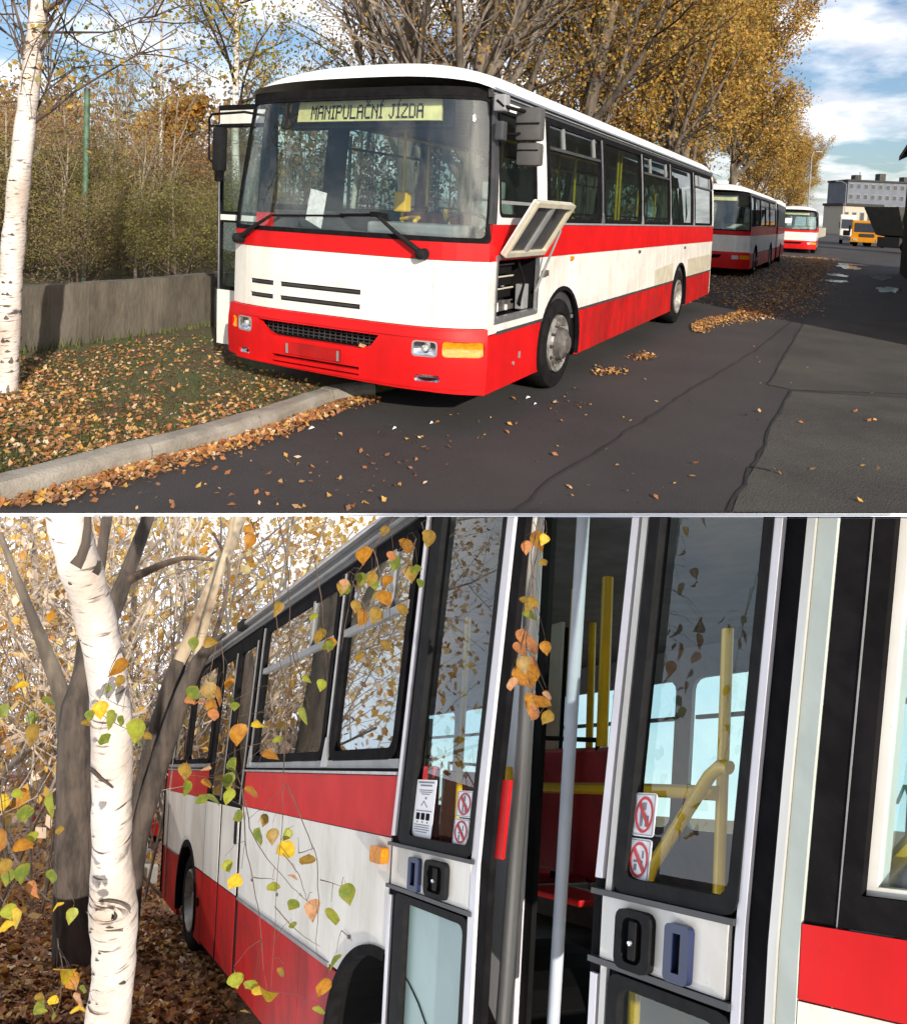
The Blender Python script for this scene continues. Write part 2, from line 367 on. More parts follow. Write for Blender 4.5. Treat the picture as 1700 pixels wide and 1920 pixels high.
def tube(P, R, k=8, cap=True):
    P = np.asarray(P, float); n = len(P)
    R = np.full(n, R, float) if np.isscalar(R) else np.asarray(R, float)
    T = np.gradient(P, axis=0); T /= np.linalg.norm(T, axis=1)[:, None]+1e-9
    ref = np.array([0, 0, 1.]) if abs(T[:, 2]).mean() < .8 else np.array([1., 0, 0])
    A = np.cross(T, ref); A /= np.linalg.norm(A, axis=1)[:, None]+1e-9
    B = np.cross(T, A)
    th = np.arange(k)*2*math.pi/k
    V = P[:, None, :]+R[:, None, None]*(np.cos(th)[None, :, None]*A[:, None, :]+np.sin(th)[None, :, None]*B[:, None, :])
    V = V.reshape(-1, 3)
    i = np.arange(n-1)[:, None]*k; j = np.arange(k)[None, :]; j2 = (j+1) % k
    F = np.stack([i+j, i+j2, i+k+j2, i+k+j], -1).reshape(-1, 4)
    if cap:
        F = F.tolist()+[list(range(k))]+[list(range((n-1)*k, n*k))]
    return V, F
def tubes(polys, k=4):
    Vs, Fs, n = [], [], 0
    for P, R in polys:
        V, F = tube(P, R, k, False); Vs.append(V); Fs.append(F+n); n += len(V)
    return np.concatenate(Vs), np.concatenate(Fs)
def lathe(prof, k, c, axis):   # prof (r, h) along axis from centre c
    c = np.array(c, float); a = np.array(axis, float); a /= np.linalg.norm(a)
    e = np.cross(a, [0, 0, 1.]); e = e/np.linalg.norm(e) if np.linalg.norm(e) > .1 else np.array([1., 0, 0]); g = np.cross(a, e)
    V = []; F = []
    for r, h in prof:
        for q in range(k):
            t = 2*math.pi*q/k; V.append(c+a*h+r*(math.cos(t)*e+math.sin(t)*g))
    for i in range(len(prof)-1):
        for q in range(k): F.append([i*k+q, i*k+(q+1) % k, (i+1)*k+(q+1) % k, (i+1)*k+q])
    return np.array(V), F
def inpoly(P, poly):
    x, y = P[:, 0], P[:, 1]; r = np.zeros(len(P), bool); n = len(poly)
    for i in range(n):
        x1, y1 = poly[i]; x2, y2 = poly[(i+1) % n]
        c = ((y1 > y) != (y2 > y)); xx = (x2-x1)*(y-y1)/((y2-y1) if y2 != y1 else 1e-12)+x1
        r ^= c & (x < xx)
    return r
def dens(poly, step):
    out = []
    for i in range(len(poly)):
        a = np.array(poly[i]); b = np.array(poly[(i+1) % len(poly)]); n = max(1, int(np.linalg.norm(b-a)/step+.5))
        for q in range(n): out.append(tuple(a+(b-a)*q/n))
    return out
def sheet(S, outer, holes=(), step=.15, t=.02, off=0):
    """A plate with openings laid on the surface S(a, b, offset), with real thickness t inward."""
    loops = [dens(outer, step)]+[dens(h, step) for h in holes]
    pts = []; E = []
    for L in loops:
        n0 = len(pts); pts += [Vector(p) for p in L]; E += [(n0+i, n0+(i+1) % len(L)) for i in range(len(L))]
    o = np.array(loops[0]); lo, hi = o.min(0), o.max(0)
    ga = np.arange(lo[0]+step, hi[0]-step*.4, step); gb = np.arange(lo[1]+step, hi[1]-step*.4, step)
    if len(ga) and len(gb):
        G = np.stack(np.meshgrid(ga, gb), -1).reshape(-1, 2)
        ok = inpoly(G, loops[0])
        for h in loops[1:]: ok &= ~inpoly(G, h)
        allp = np.array([p[:] for p in pts])
        G = G[ok]
        if len(G):
            d = np.sqrt(((G[:, None]-allp[None])**2).sum(-1)).min(1); G = G[d > step*.45]
            pts += [Vector(p) for p in G]
    v, e, f, *_ = delaunay_2d_cdt(pts, E, [], 0, 1e-6)
    P = np.array([p[:] for p in v]); f = [q for q in f]
    C = np.array([P[list(q)].mean(0) for q in f]); ok = inpoly(C, loops[0])
    for h in loops[1:]: ok &= ~inpoly(C, h)
    f = [list(q) for q, k in zip(f, ok) if k]
    n = len(P)
    Vt = S(P[:, 0], P[:, 1], np.full(n, off)); 
    if t == 0: return Vt, f
    Vb = S(P[:, 0], P[:, 1], np.full(n, off-t))
    cnt = {}
    for q in f:
        for i in range(len(q)):
            a, b = q[i], q[(i+1) % len(q)]; cnt[(a, b)] = 1
    F = [q for q in f]+[[i+n for i in q[::-1]] for q in f]
    for (a, b) in cnt:
        if (b, a) not in cnt: F.append([a, a+n, b+n, b])
    return np.concatenate([Vt, Vb]), F
def rrect(a0, a1, b0, b1, r=.03, n=3):
    out = []
    for cx, cy, s in ((a1-r, b1-r, 0), (a0+r, b1-r, 1), (a0+r, b0+r, 2), (a1-r, b0+r, 3)):
        for i in range(n+1):
            t = math.pi/2*(s+i/n); out.append((cx+r*math.cos(t), cy+r*math.sin(t)))
    return out
def rect(a0, a1, b0, b1): return [(a0, b0), (a1, b0), (a1, b1), (a0, b1)]
def ring(a0, a1, b0, b1, w, r=.03): return rrect(a0, a1, b0, b1, r), [rrect(a0+w, a1-w, b0+w, b1-w, max(.01, r-w*.5))]
def flatS(o, ea, eb, en):
    o, ea, eb, en = [np.array(x, float) for x in (o, ea, eb, en)]
    return lambda a, b, c: o+np.outer(a, ea)+np.outer(b, eb)+np.outer(c, en)

FONT = {'A': '01110 10001 10001 11111 10001 10001 10001', 'C': '01111 10000 10000 10000 10000 10000 01111', 'D': '11110 10001 10001 10001 10001 10001 11110', 'I': '111 010 010 010 010 010 111',
        'J': '00111 00010 00010 00010 00010 10010 01100', 'L': '10000 10000 10000 10000 10000 10000 11111', 'M': '10001 11011 10101 10101 10001 10001 10001', 'N': '10001 11001 10101 10011 10001 10001 10001',
        'P': '11110 10001 10001 11110 10000 10000 10000', 'U': '10001 10001 10001 10001 10001 10001 01110', 'Z': '11111 00001 00010 00100 01000 10000 11111', ' ': '000 000 000 000 000 000 000'}
def dots(S, text, a0, a1, b0, b1, t=.002):
    """flip-dot lettering; a runs from a0 (left) to a1 (right)"""
    cols = []
    for ch in text:
        acc = {'Č': 'C', 'Í': 'I'}.get(ch)
        rows = FONT[acc or ch].split()
        w = len(rows[0])
        for c in range(w):
            col = [0, 0]+[int(rows[r][c]) for r in range(7)]
            if acc == 'C': col[0] = int(c in (1, 3)); col[1] = int(c == 2)
            if acc == 'I': col[0] = int(c == 2); col[1] = int(c == 1)
            cols.append(col)
        cols.append([0]*9)
    n = len(cols)-1; m = MB(); da = (a1-a0)/n; db = (b1-b0)/9
    for i in range(n):
        r = 0
        while r < 9:
            if cols[i][r]:
                r2 = r
                while r2 < 9 and cols[i][r2]: r2 += 1
                aa = a0+da*i; A = np.array([aa, aa+da*1.02, aa+da*1.02, aa]); bt = b1-db*r; bb = b1-db*r2
                B = np.array([bb, bb, bt, bt])
                V = np.concatenate([S(A, B, np.full(4, 0.)), S(A, B, np.full(4, t))]); m.add((V, BOXF)); r = r2
            else: r += 1
    return m.out()

# ------------------------------------------------------------------ plants
def unit(v): return v/(np.linalg.norm(v)+1e-9)
def grow(rng, p, d, L, r, lev, kids=(5, 4, 3), spread=.75, up=.12, wob=.12, out=None, tips=None, first=.3, rfac=.55, lfac=.55, droop=0):
    if out is None: out, tips = [], []
    n = 6 if lev > 0 else 4
    P = [np.array(p, float)]; dd = unit(np.array(d, float))
    for i in range(n-1):
        dd = unit(dd+rng.normal(0, wob, 3)+np.array([0, 0, up-droop*(i/n)])); P.append(P[-1]+dd*L/(n-1))
    P = np.array(P); R = r*np.linspace(1, .35 if lev else .3, n)
    out.append((P, R, lev))
    if lev == 0: tips.append(P); return out, tips
    nk = kids[len(kids)-lev] if len(kids) >= lev else 3
    for q in range(nk):
        f = first+(1-first)*(q+rng.random())/nk; f = min(f, .98)
        i = f*(n-1); i0 = int(i); pp = P[i0]+(P[min(i0+1, n-1)]-P[i0])*(i-i0)
        ax = unit(P[min(i0+1, n-1)]-P[max(i0, 0)]) if i0 < n-1 else dd
        side = unit(np.cross(ax, rng.normal(0, 1, 3)))
        nd = unit(ax*(1-spread*.6)+side*spread)
        grow(rng, pp, nd, L*lfac*(1.15-.45*f)*(.8+.4*rng.random()), R[i0]*rfac, lev-1, kids, spread, up, wob*1.25, out, tips, .15, rfac, lfac, droop)
    return out, tips
def leafcloud(rng, tips, per, size, jit):
    T = np.concatenate(tips); 
    n = len(T)*per
    C = np.repeat(T, per, 0)+rng.normal(0, jit, (n, 3))
    a = rng.normal(0, 1, (n, 3)); a /= np.linalg.norm(a, axis=1)[:, None]
    b = np.cross(a, rng.normal(0, 1, (n, 3))); b /= np.linalg.norm(b, axis=1)[:, None]
    s = size*(.6+.8*rng.random((n, 1)))
    V = np.stack([C-a*s, C+b*s*.6, C+a*s, C-b*s*.6], 1).reshape(-1, 3)
    F = np.arange(n*4).reshape(-1, 4)
    return V, F, n
def copy_thing(root, loc, scale=(1, 1, 1), rotz=0, label=None):
    r = root.copy(); COL.objects.link(r); r.location = loc; r.scale = scale; r.rotation_euler = (0, 0, rotz)
    if label: r['label'] = label
    for ch in list(root.children):
        c = ch.copy(); COL.objects.link(c); c.parent = r
        for g in ch.children:
            h = g.copy(); COL.objects.link(h); h.parent = c
    return r
def tree(name, base, h, r, seed, label, cat='tree', group=None, mats=None, weights=None, per=3, leaf=.11, jit=.25, kids=(9, 6, 5), bark=None, twigm=None, lean=(0, 0), up=.10, spread=.7, first=.22, xf=WORLD, lfac=.5, levels=3, branchlev=2, rfac=.5, droop=0, crown=True):
    rng = np.random.default_rng(seed)
    root = thing(name, base, label, cat, group, xf)
    o0 = xf(np.array(base, float))[0]
    br, tips = grow(rng, (0, 0, 0), (lean[0], lean[1], 1), h, r, levels, kids, spread, up, .05, first=first, lfac=lfac, rfac=rfac, droop=droop)
    def wx(V):
        V = np.asarray(V, float).reshape(-1, 3)
        return V+o0
    wx.cut = getattr(xf, 'cut', False)
    obj('trunk', tubes([(P, R) for P, R, l in br if l >= branchlev], 9), bark or M['bark'], root, wx, True)
    low = [(P, R) for P, R, l in br if l < branchlev]
    if low: tag(obj('branches', tubes(low, 3), twigm or M['twig'], root, wx, True), kind='stuff')
    if crown and mats:
        V, F, n = leafcloud(rng, tips, per, leaf, jit)
        w = np.array(weights or [1]*len(mats), float); w /= w.sum()
        cl = np.repeat(rng.choice(len(mats), len(tips)*4+8, p=w), max(1, n//(len(tips)*4)+1))[:n]
        mixr = rng.random(n) < .35
        cl = np.where(mixr, rng.choice(len(mats), n, p=w), cl)
        if wx.cut:
            d = (V.reshape(-1, 4, 3).mean(1)+o0-CAM)@CUT_N; k = d < -.02
            V = V.reshape(-1, 4, 3)[k].reshape(-1, 3); F = np.arange(len(V)).reshape(-1, 4); cl = cl[k]
        if len(F): tag(obj('crown', (V, F), mats, root, lambda v: np.asarray(v)+o0, mi=cl, cut=False), kind='stuff')
    return root

# ================================================================== UPPER STREET
# ------------------------------------------------------------------ ground
DR = np.array([math.sin(.4997), math.cos(.4997), 0]); LF = np.array([-DR[1], DR[0], 0])
def edgept(px, z=0, py=962): return gnd(px, py, z)
def sheet3(name, P, m, z=None, t=None, kind='structure', label=None):
    P = [np.array(p, float)[:2] for p in P]
    S = lambda a, b, c: np.stack([a, b, c], -1)
    o = obj(name, sheet(S, [tuple(p) for p in P], step=1e9, t=t or 0, off=z), m)
    return tag(o, label, kind=kind)
eL, eR = edgept(-2600), edgept(4300)
sheet3('ground', [eL, eR, (3000, 400), (3000, 4200), (-3000, 4200), (-3000, 400)], M['field'], z=-.006)
kerbA = [gnd(-420, 1060)[:2], gnd(0, 945)[:2], gnd(190, 890)[:2], gnd(430, 825)[:2], gnd(560, 781)[:2], gnd(640, 749)[:2], gnd(672, 742)[:2], gnd(705, 745)[:2]]
e0 = edgept(-60)
far = lambda w, t: np.array([.1587, 5.7835, 0])+DR*t+LF*w
road = [edgept(-100)[:2], edgept(3600)[:2], far(-60, 40)[:2], far(-9, 60)[:2], far(-9, 330)[:2], far(3.2, 330)[:2], far(3.2, 8)[:2], far(2.9, 2)[:2]]
sheet3('road', road, M['asphalt'], z=0)
# verge: raised turf between kerb and wall
kp = [k for k in kerbA[1:]]
VZ = .085
verge = [edgept(-260, VZ)[:2]]+[k+np.array([-.10, .05]) for k in kerbA[1:]]+[far(1.0, 3)[:2], far(1.3, 9)[:2], far(1.9, 14)[:2], far(2.2, 60)[:2], far(30, 60)[:2], (-40, 30), edgept(-2300, VZ)[:2]]
sheet3('verge', verge, M['earth'], z=VZ, t=.12)
# patches, worn wheel track, seams
sheet3('road_patch', [gnd(1440, 722)[:2], gnd(1510, 600)[:2], gnd(1760, 600)[:2], gnd(1780, 742)[:2], gnd(1485, 731)[:2]], M['patch'], z=.005)
sheet3('road_patch', [gnd(1482, 735)[:2], gnd(1790, 752)[:2], edgept(2100)[:2], edgept(1372)[:2], gnd(1385, 925)[:2], gnd(1430, 850)[:2], gnd(1445, 800)[:2]], M['patch'], z=.005)
def strip(name, pts, w, z=.009, m='tar'):
    pts = [np.array(gnd(*p)[:2]) for p in pts]
    q = []
    for i in range(len(pts)-1):
        n = max(2, int(np.linalg.norm(pts[i+1]-pts[i])/.18))
        q += [pts[i]+(pts[i+1]-pts[i])*k/n for k in range(n)]
    q = np.array(q+[pts[-1]]); q += RNG.normal(0, .012, q.shape)
    T = np.gradient(q, axis=0); T /= np.linalg.norm(T, axis=1)[:, None]; Nn = np.stack([-T[:, 1], T[:, 0]], -1)
    ww = (w*(.5+RNG.random(len(q))) if w < .1 else w*(.75+.25*np.sin(np.arange(len(q))*.35)))[:, None]
    if w > .1:
        for _ in range(5): q[1:-1] = .25*q[:-2]+.5*q[1:-1]+.25*q[2:]
    A = np.concatenate([q+Nn*ww, q-Nn*ww]); n = len(q)
    V = np.column_stack([A, np.full(2*n, z)])
    tag(obj(name, (V, [[i, i+1, n+i+1, n+i] for i in range(n-1)]), M[m]), kind='structure')
strip('road_seam', [(1483, 733), (1447, 800), (1430, 850), (1408, 882), (1385, 925), (1362, 961)], .010)
strip('road_seam', [(1408, 878), (1430, 880), (1450, 885)], .013)
strip('road_seam', [(1440, 722), (1510, 600), (1560, 540)], .011)
strip('road_seam', [(1440, 722), (1485, 732), (1620, 742), (1760, 748)], .005)
strip('road_seam', [(965, 960), (1030, 900), (1090, 868), (1190, 800), (1290, 735), (1420, 655), (1500, 590)], .007)
for i, (px, py, rx, ry) in enumerate([(1588, 500, .9, 1.6), (1570, 516, .8, .5), (1565, 527, .9, .35), (1655, 520, .7, 1.3), (1665, 543, .5, 1.1), (1600, 496, 1.2, .6)]):
    c = gnd(px, py)[:2]; th = np.arange(26)*2*math.pi/26
    rr = 1+.28*np.sin(2*th+i)+.18*np.sin(5*th+2*i)+.12*np.sin(9*th)
    P = [c+DR[:2]*ry*1.3*r*math.cos(t)+LF[:2]*rx*.55*r*math.sin(t) for t, r in zip(th, rr)]
    sheet3('puddle', P, M['water'], z=.012, kind='structure')
# white edging along the front of the deck (built at the deck's edge)
def camv(a, b, c): return CAM+R_*a+F_*b+U_*c
ya, yb = 3.93, 4.0
Ve = []
for yy in (ya, yb):
    for xx in (-6, 6):
        for s in (-.3537, -.3576): Ve.append(camv(xx, yy, s*yy))
Ve = np.array(Ve)
tag(obj('deck_edging', (Ve, [[0, 1, 3, 2], [4, 6, 7, 5], [0, 2, 6, 4], [1, 5, 7, 3], [0, 4, 5, 1], [2, 3, 7, 6]]), M['edging']), kind='structure')

# kerb: one thing, a child per stone
kerb = thing('kerb', (*kerbA[1], 0), 'pale concrete kerb curving along the leafy verge to the front bus', 'kerb')
kk = [np.array(p) for p in dens(kerbA, .1)][:0]
path = []
for i in range(len(kerbA)-1):
    a, b = np.array(kerbA[i]), np.array(kerbA[i+1]); n = max(1, int(np.linalg.norm(b-a)/.08))
    path += [a+(b-a)*q/n for q in range(n)]
path.append(np.array(kerbA[-1])); path = np.array(path)
for _ in range(12): path[1:-1] = .25*path[:-2]+.5*path[1:-1]+.25*path[2:]
sl_ = np.concatenate([[0], np.cumsum(np.linalg.norm(np.diff(path, axis=0), axis=1))])
def on(s): return np.array([np.interp(s, sl_, path[:, 0]), np.interp(s, sl_, path[:, 1])])
s0 = 0; KP = [(.0, .0), (.0, .075), (.03, .112), (.06, .12), (.165, .12), (.185, .10), (.185, -.03)]
k_i = 0
while s0 < sl_[-1]-.1:
    s1 = min(s0+.98, sl_[-1]); n = 8; V = []
    dz = RNG.normal(0, .004)
    for q in range(n+1):
        s = s0+.006+(s1-s0-.012)*q/n; c = on(s); t = unit(on(min(s+.02, sl_[-1]))-on(max(s-.02, 0))); nn = np.array([-t[1], t[0]])
        for a, b in KP:
            V.append((*(c+nn*(a+RNG.normal(0, .002))), b+dz+RNG.normal(0, .0016)))
    m = len(KP); V = np.array(V)
    F = [[q*m+i, (q+1)*m+i, (q+1)*m+i+1, q*m+i+1] for q in range(n) for i in range(m-1)]+[list(range(m)), list(range(n*m, n*m+m))[::-1]]
    pn = U_-F_*((481-962)/FPX); dd = (V-CAM)@pn
    if dd.max() > 0:
        V = V-np.minimum(dd, 0)[:, None]*pn/(pn@pn)
        obj('kerb_stone', (V, F), M['kerb'], kerb, smooth=True)
    s0 = s1
# concrete wall
w0 = np.array(gnd(-1200, 760)[:2]); wa = gnd(40, 676)[:2]; wb = gnd(365, 625)[:2]; wd = unit(np.array(wb)-np.array(wa))
wall = thing('concrete_wall', (*wa, 0), 'low stained concrete wall behind the verge, birch shadow across it', 'wall')
s = -16.; k = 0
while s < 60:
    L = 2.4
    a = np.array(wa)+wd*s; nn = np.array([-wd[1], wd[0]])
    hz = .80+RNG.normal(0, .006)
    SS = flatS((*a, 0), (*wd, 0), (0, 0, 1), (-nn[0], -nn[1], 0))
    obj('wall_panel', sheet(SS, [(.004, -.05), (L-.004, -.05), (L-.004, hz), (L*.7, hz+.012), (L*.3, hz-.006), (.004, hz+.004)], step=.4, t=.18), M['wall'], wall)
    s += L

# ------------------------------------------------------------------ leaf litter and grass
def litter(name, C, size, mats, w, rng, tilt=.5, lift=.012):
    n = len(C); th = rng.random(n)*6.283; s = np.ones((n, 1))*size*(.55+.9*rng.random(n))[:, None]
    nrm = np.column_stack([rng.normal(0, tilt, n), rng.normal(0, tilt, n), np.ones(n)]); nrm /= np.linalg.norm(nrm, axis=1)[:, None]
    a = np.column_stack([np.cos(th), np.sin(th), np.zeros(n)]); a -= nrm*(a*nrm).sum(1)[:, None]; a /= np.linalg.norm(a, axis=1)[:, None]
    b = np.cross(nrm, a)
    up = nrm*s*(.25*rng.normal(0, 1, n)[:, None])
    Cc = C+np.array([0, 0, lift])+np.column_stack([np.zeros(n), np.zeros(n), abs(s[:, 0])*np.hypot(nrm[:, 0], nrm[:, 1])*.8])
    V = np.stack([Cc-a*s+up, Cc-a*s*.1+b*s*.62, Cc+a*s+up, Cc-a*s*.1-b*s*.62], 1).reshape(-1, 3)
    F = np.arange(4*n).reshape(-1, 4); F = np.concatenate([F[:, [0, 1, 3]], F[:, [1, 2, 3]]])
    w = np.array(w, float)/sum(w); mi = rng.choice(len(mats), n, p=w)
    return V, F, np.concatenate([mi, mi])
LM = [M['litter1'], M['litter2'], M['litter3'], M['litter4'], M['litter5']]
def scatter_px(n, rng, poly, z=0):
    lo = np.min(poly, 0); hi = np.max(poly, 0)
    P = lo+(hi-lo)*rng.random((n*4, 2)); P = P[inpoly(P, poly)][:n]
    return P
def g3(P, z): return np.array([gnd(px, py, z) for px, py in P])
vpoly = [(-60, 960), (-60, 690), (120, 660), (380, 625), (470, 690), (660, 738), (560, 772), (430, 812), (190, 876), (-10, 955)]
P = scatter_px(15000, RNG, vpoly)
# fewer leaves in the greener middle
nz = np.sin(P[:, 0]*.013+1)*np.cos(P[:, 1]*.021)+.4*np.sin(P[:, 0]*.05+P[:, 1]*.03)
keep = RNG.random(len(P)) < np.clip(.62-.38*nz, .1, 1)*np.where((P[:, 0] > 300) & (P[:, 1] < 760), .38, .8)
P = P[keep]
def offkerb(C):
    d = np.sqrt(((C[:, None, :2]-path[None])**2).sum(-1)); i = d.argmin(1); i1 = np.clip(i, 1, len(path)-2)
    T = path[i1+1]-path[i1-1]; r = C[:, :2]-path[i1]; sd = (T[:, 0]*r[:, 1]-T[:, 1]*r[:, 0])/np.linalg.norm(T, axis=1)
    return C[sd > .215]
C = offkerb(g3(P, VZ))
V, F, mi = litter('l', C, .021, LM, [4, 4, 3, 2, 1.2], RNG)
tag(obj('fallen_leaves', (V, F), LM, mi=mi), 'rust and tan fallen leaves scattered over the grass verge', 'leaves', kind='stuff')
# gutter leaves on the road along the kerb
C = []
for i in range(4200):
    s = RNG.random()**.9*sl_[-1]; c = on(s); t = unit(on(min(s+.05, sl_[-1]))-on(max(s-.05, 0))); nn = np.array([-t[1], t[0]])
    d = abs(RNG.normal(0, .13))*(1.2-.5*s/sl_[-1]); C.append((*(c-nn*(d+.02)), .0))
C = np.array(C); C = C[((C-CAM)@(U_-F_*((481-962)/FPX))) > .03]
V, F, mi = litter('l', C, .021, LM, [3, 5, 4, 2, .6], RNG, .6)
tag(obj('gutter_leaves', (V, F), LM, mi=mi), 'band of rust brown leaves drifted against the kerb', 'leaves', kind='stuff')
# loose leaves on the asphalt and beside the buses
C = list(g3(scatter_px(110, RNG, [(230, 960), (560, 830), (900, 770), (1000, 800), (700, 960)]), 0))
C += list(g3(scatter_px(60, RNG, [(900, 780), (1150, 700), (1400, 640), (1680, 760), (1650, 950), (1000, 950)]), 0))
for (cx, cy, sx, sy, n) in [(1145, 697, 22, 6, 150), (1205, 670, 22, 7, 170), (1125, 692, 10, 4, 14), (1050, 760, 60, 14, 20)]:
    C += list(g3(np.column_stack([RNG.normal(cx, sx*.55, n), RNG.normal(cy, sy*.55, n)]), 0))
for i in range(15000):
    t = 7.3+RNG.random()**1.25*36
    if t < 11.6: w = -.45-abs(RNG.normal(0, .42))*min(1, (t-6.6)/4)-.2*math.sin(t*1.3)
    else: w = RNG.uniform(-1.9+.3*math.sin(t), 2.4) if RNG.random() < .7 else RNG.normal(-1.2, .5)
    C.append(far(w, t))
C = np.array(C); C[:, 2] = 0
V, F, mi = litter('l', C, .021+.012*np.clip((C[:, 1:2]-10)/10, 0, 1), LM, [3, 3, 2, 4, .8], RNG, .4)
tag(obj('road_leaves', (V, F), LM, mi=mi), 'golden brown leaves lying on the road beside the parked buses', 'leaves', kind='stuff')
# grass blades
Pg = scatter_px(14000, RNG, vpoly); Cg = offkerb(g3(Pg, VZ)); n = len(Cg)
a = np.column_stack([RNG.normal(0, 1, n), RNG.normal(0, 1, n), np.zeros(n)]); a /= np.linalg.norm(a, axis=1)[:, None]
hgt = (.02+.035*RNG.random(n))[:, None]; bend = np.column_stack([RNG.normal(0, .018, n), RNG.normal(0, .018, n), np.zeros(n)])
V = np.stack([Cg-a*.004, Cg+a*.004, Cg+bend+np.array([0, 0, 1])*hgt], 1).reshape(-1, 3)
tag(obj('verge_grass', (V, np.arange(3*n).reshape(-1, 3)), [M['grass'], M['grass2']], mi=RNG.choice(2, n, p=[.7, .3])), 'short green grass of the verge between kerb and wall', 'grass', kind='stuff')
# weeds along the wall foot
Cw = []
for i in range(900):
    s = RNG.uniform(-3, 8); Cw.append((*(np.array(wa)+wd*s+np.array([wd[1], -wd[0]])*abs(RNG.normal(.04, .08))), VZ))
Cw = np.array(Cw); n = len(Cw); a = RNG.normal(0, 1, (n, 3)); a[:, 2] = 0; a /= np.linalg.norm(a, axis=1)[:, None]
hgt = (.05+.12*RNG.random(n)**2)[:, None]; V = np.stack([Cw-a*.008, Cw+a*.008, Cw+a*.03*RNG.normal(0, 1, (n, 1))+np.array([0, 0, 1])*hgt], 1).reshape(-1, 3)
tag(obj('wall_foot_weeds', (V, np.arange(3*n).reshape(-1, 3)), [M['grass'], M['green1']], mi=RNG.choice(2, n)), 'green weeds growing along the foot of the concrete wall', 'weeds', kind='stuff')
# bits of litter
for i, (px, py, sx) in enumerate([(578, 806, .05), (735, 806, .035), (805, 796, .03), (985, 748, .05), (1000, 760, .03)]):
    c = gnd(px, py)
    V = np.array([(0, 0, .004), (sx, .01, .02), (sx*.9, sx*.6, .006), (.01, sx*.7, .022), (sx*.5, sx*.3, .03)])+c
    tag(obj('paper_scrap', (V, [[0, 1, 4], [1, 2, 4], [2, 3, 4], [3, 0, 4]]), M['paper']), ['white crumpled scrap lying by the end of the kerb', 'white scrap on the asphalt, left of the pair below the front bumper', 'white scrap on the asphalt, right of the pair below the front bumper', 'larger pale scrap below the driver-side corner of the front bus', 'small pale scrap nearest the front wheel of the front bus'][i], 'litter', 'paper scraps on the road')

# ------------------------------------------------------------------ buses
BW = 2.62
def tum(z): return .085*np.maximum(0, (np.asarray(z, float)-1.75)/1.1)**1.4
def S_drv(a, b, c): return np.stack([a, tum(b)-c, b], -1)
def S_door(a, b, c): return np.stack([a, BW-tum(b)+c, b], -1)
def ufront(w, z):
    t = (w-BW/2)/(BW/2)
    return np.where(t < 0, .30, .13)*np.abs(t)**4.6 - .10*(t+1)/2 + .13*np.clip((z-1.55)/1.25, 0, 1.2)
def S_front(a, b, c):
    a = np.asarray(a, float); b = np.asarray(b, float)
    e = 1e-3
    nu = np.ones_like(a); nw = -(ufront(a+e, b)-ufront(a-e, b))/(2*e); L = np.sqrt(nu**2+nw**2)
    k = 1-tum(b)/(BW/2)
    return np.stack([ufront(a, b)-c/L, BW/2+(a-BW/2)*k-c*nw/L, b], -1)
def circ(c, r, n=28): return [(c[0]+r*math.cos(2*math.pi*i/n), c[1]+r*math.sin(2*math.pi*i/n)) for i in range(n)]
def notch(a, b, z0, z1, c, r):
    """outlines of the panel a..b, z0..z1 left over by a wheel arch"""
    X = lambda z: math.sqrt(max(0, r*r-(z-c[1])**2))
    if c[0]+r <= a or c[0]-r >= b or z0 >= c[1]+r: return [rect(a, b, z0, z1)]
    if z1 > c[1]+r:
        arc = [(c[0]+r*math.cos(t), c[1]+r*math.sin(t)) for t in np.linspace(math.pi-math.asin((z0-c[1])/r), math.asin((z0-c[1])/r), 26)]
        arc = [p for p in arc if a < p[0] < b]
        lo = [(a, z0)] if X(z0) < c[0]-a else []
        hi = [(b, z0)] if X(z0) < b-c[0] else []
        if not lo: arc = [(a, arc[0][1])]+arc
        if not hi: arc = arc+[(b, arc[-1][1])]
        return [lo+arc+hi+[(b, z1), (a, z1)]]
    out = []
    zs_ = np.linspace(z0, z1, 12)
    L_ = [(c[0]-X(z), z) for z in zs_]; R_2 = [(c[0]+X(z), z) for z in zs_]
    if min(p[0] for p in L_) > a+.01: out.append([(a, z0)]+L_+[(a, z1)])
    if max(p[0] for p in R_2) < b-.01: out.append([(b, z0), (b, z1)]+R_2[::-1])
    return out
def archring(c, r0, r1, n=30, t1=197):
    th = np.linspace(rad(-17), rad(t1), n)
    return [(c[0]+r1*math.cos(t), c[1]+r1*math.sin(t)) for t in th]+[(c[0]+r0*math.cos(t), c[1]+r0*math.sin(t)) for t in th[::-1]]
def well(c, y0, y1, r=.59, n=22):
    th = np.linspace(rad(-14), rad(194), n); V = []
    for y in (y0, y1): V += [(c[0]+r*math.cos(t), y, c[1]+r*math.sin(t)) for t in th]
    return np.array(V), [[i, i+1, n+i+1, n+i] for i in range(n-1)]+[list(range(n, 2*n))]
def pieces(a, b, z0, z1, cs, r):
    P = [(a, b)]; out = []
    cs = sorted(cs); near = [c for c in cs if c[0]+r > a and c[0]-r < b]
    if len(near) > 1:
        m = (near[0][0]+near[1][0])/2
        return pieces(a, m-.002, z0, z1, cs, r)+pieces(m+.002, b, z0, z1, cs, r)
    return notch(a, b, z0, z1, near[0], r) if near else [rect(a, b, z0, z1)]
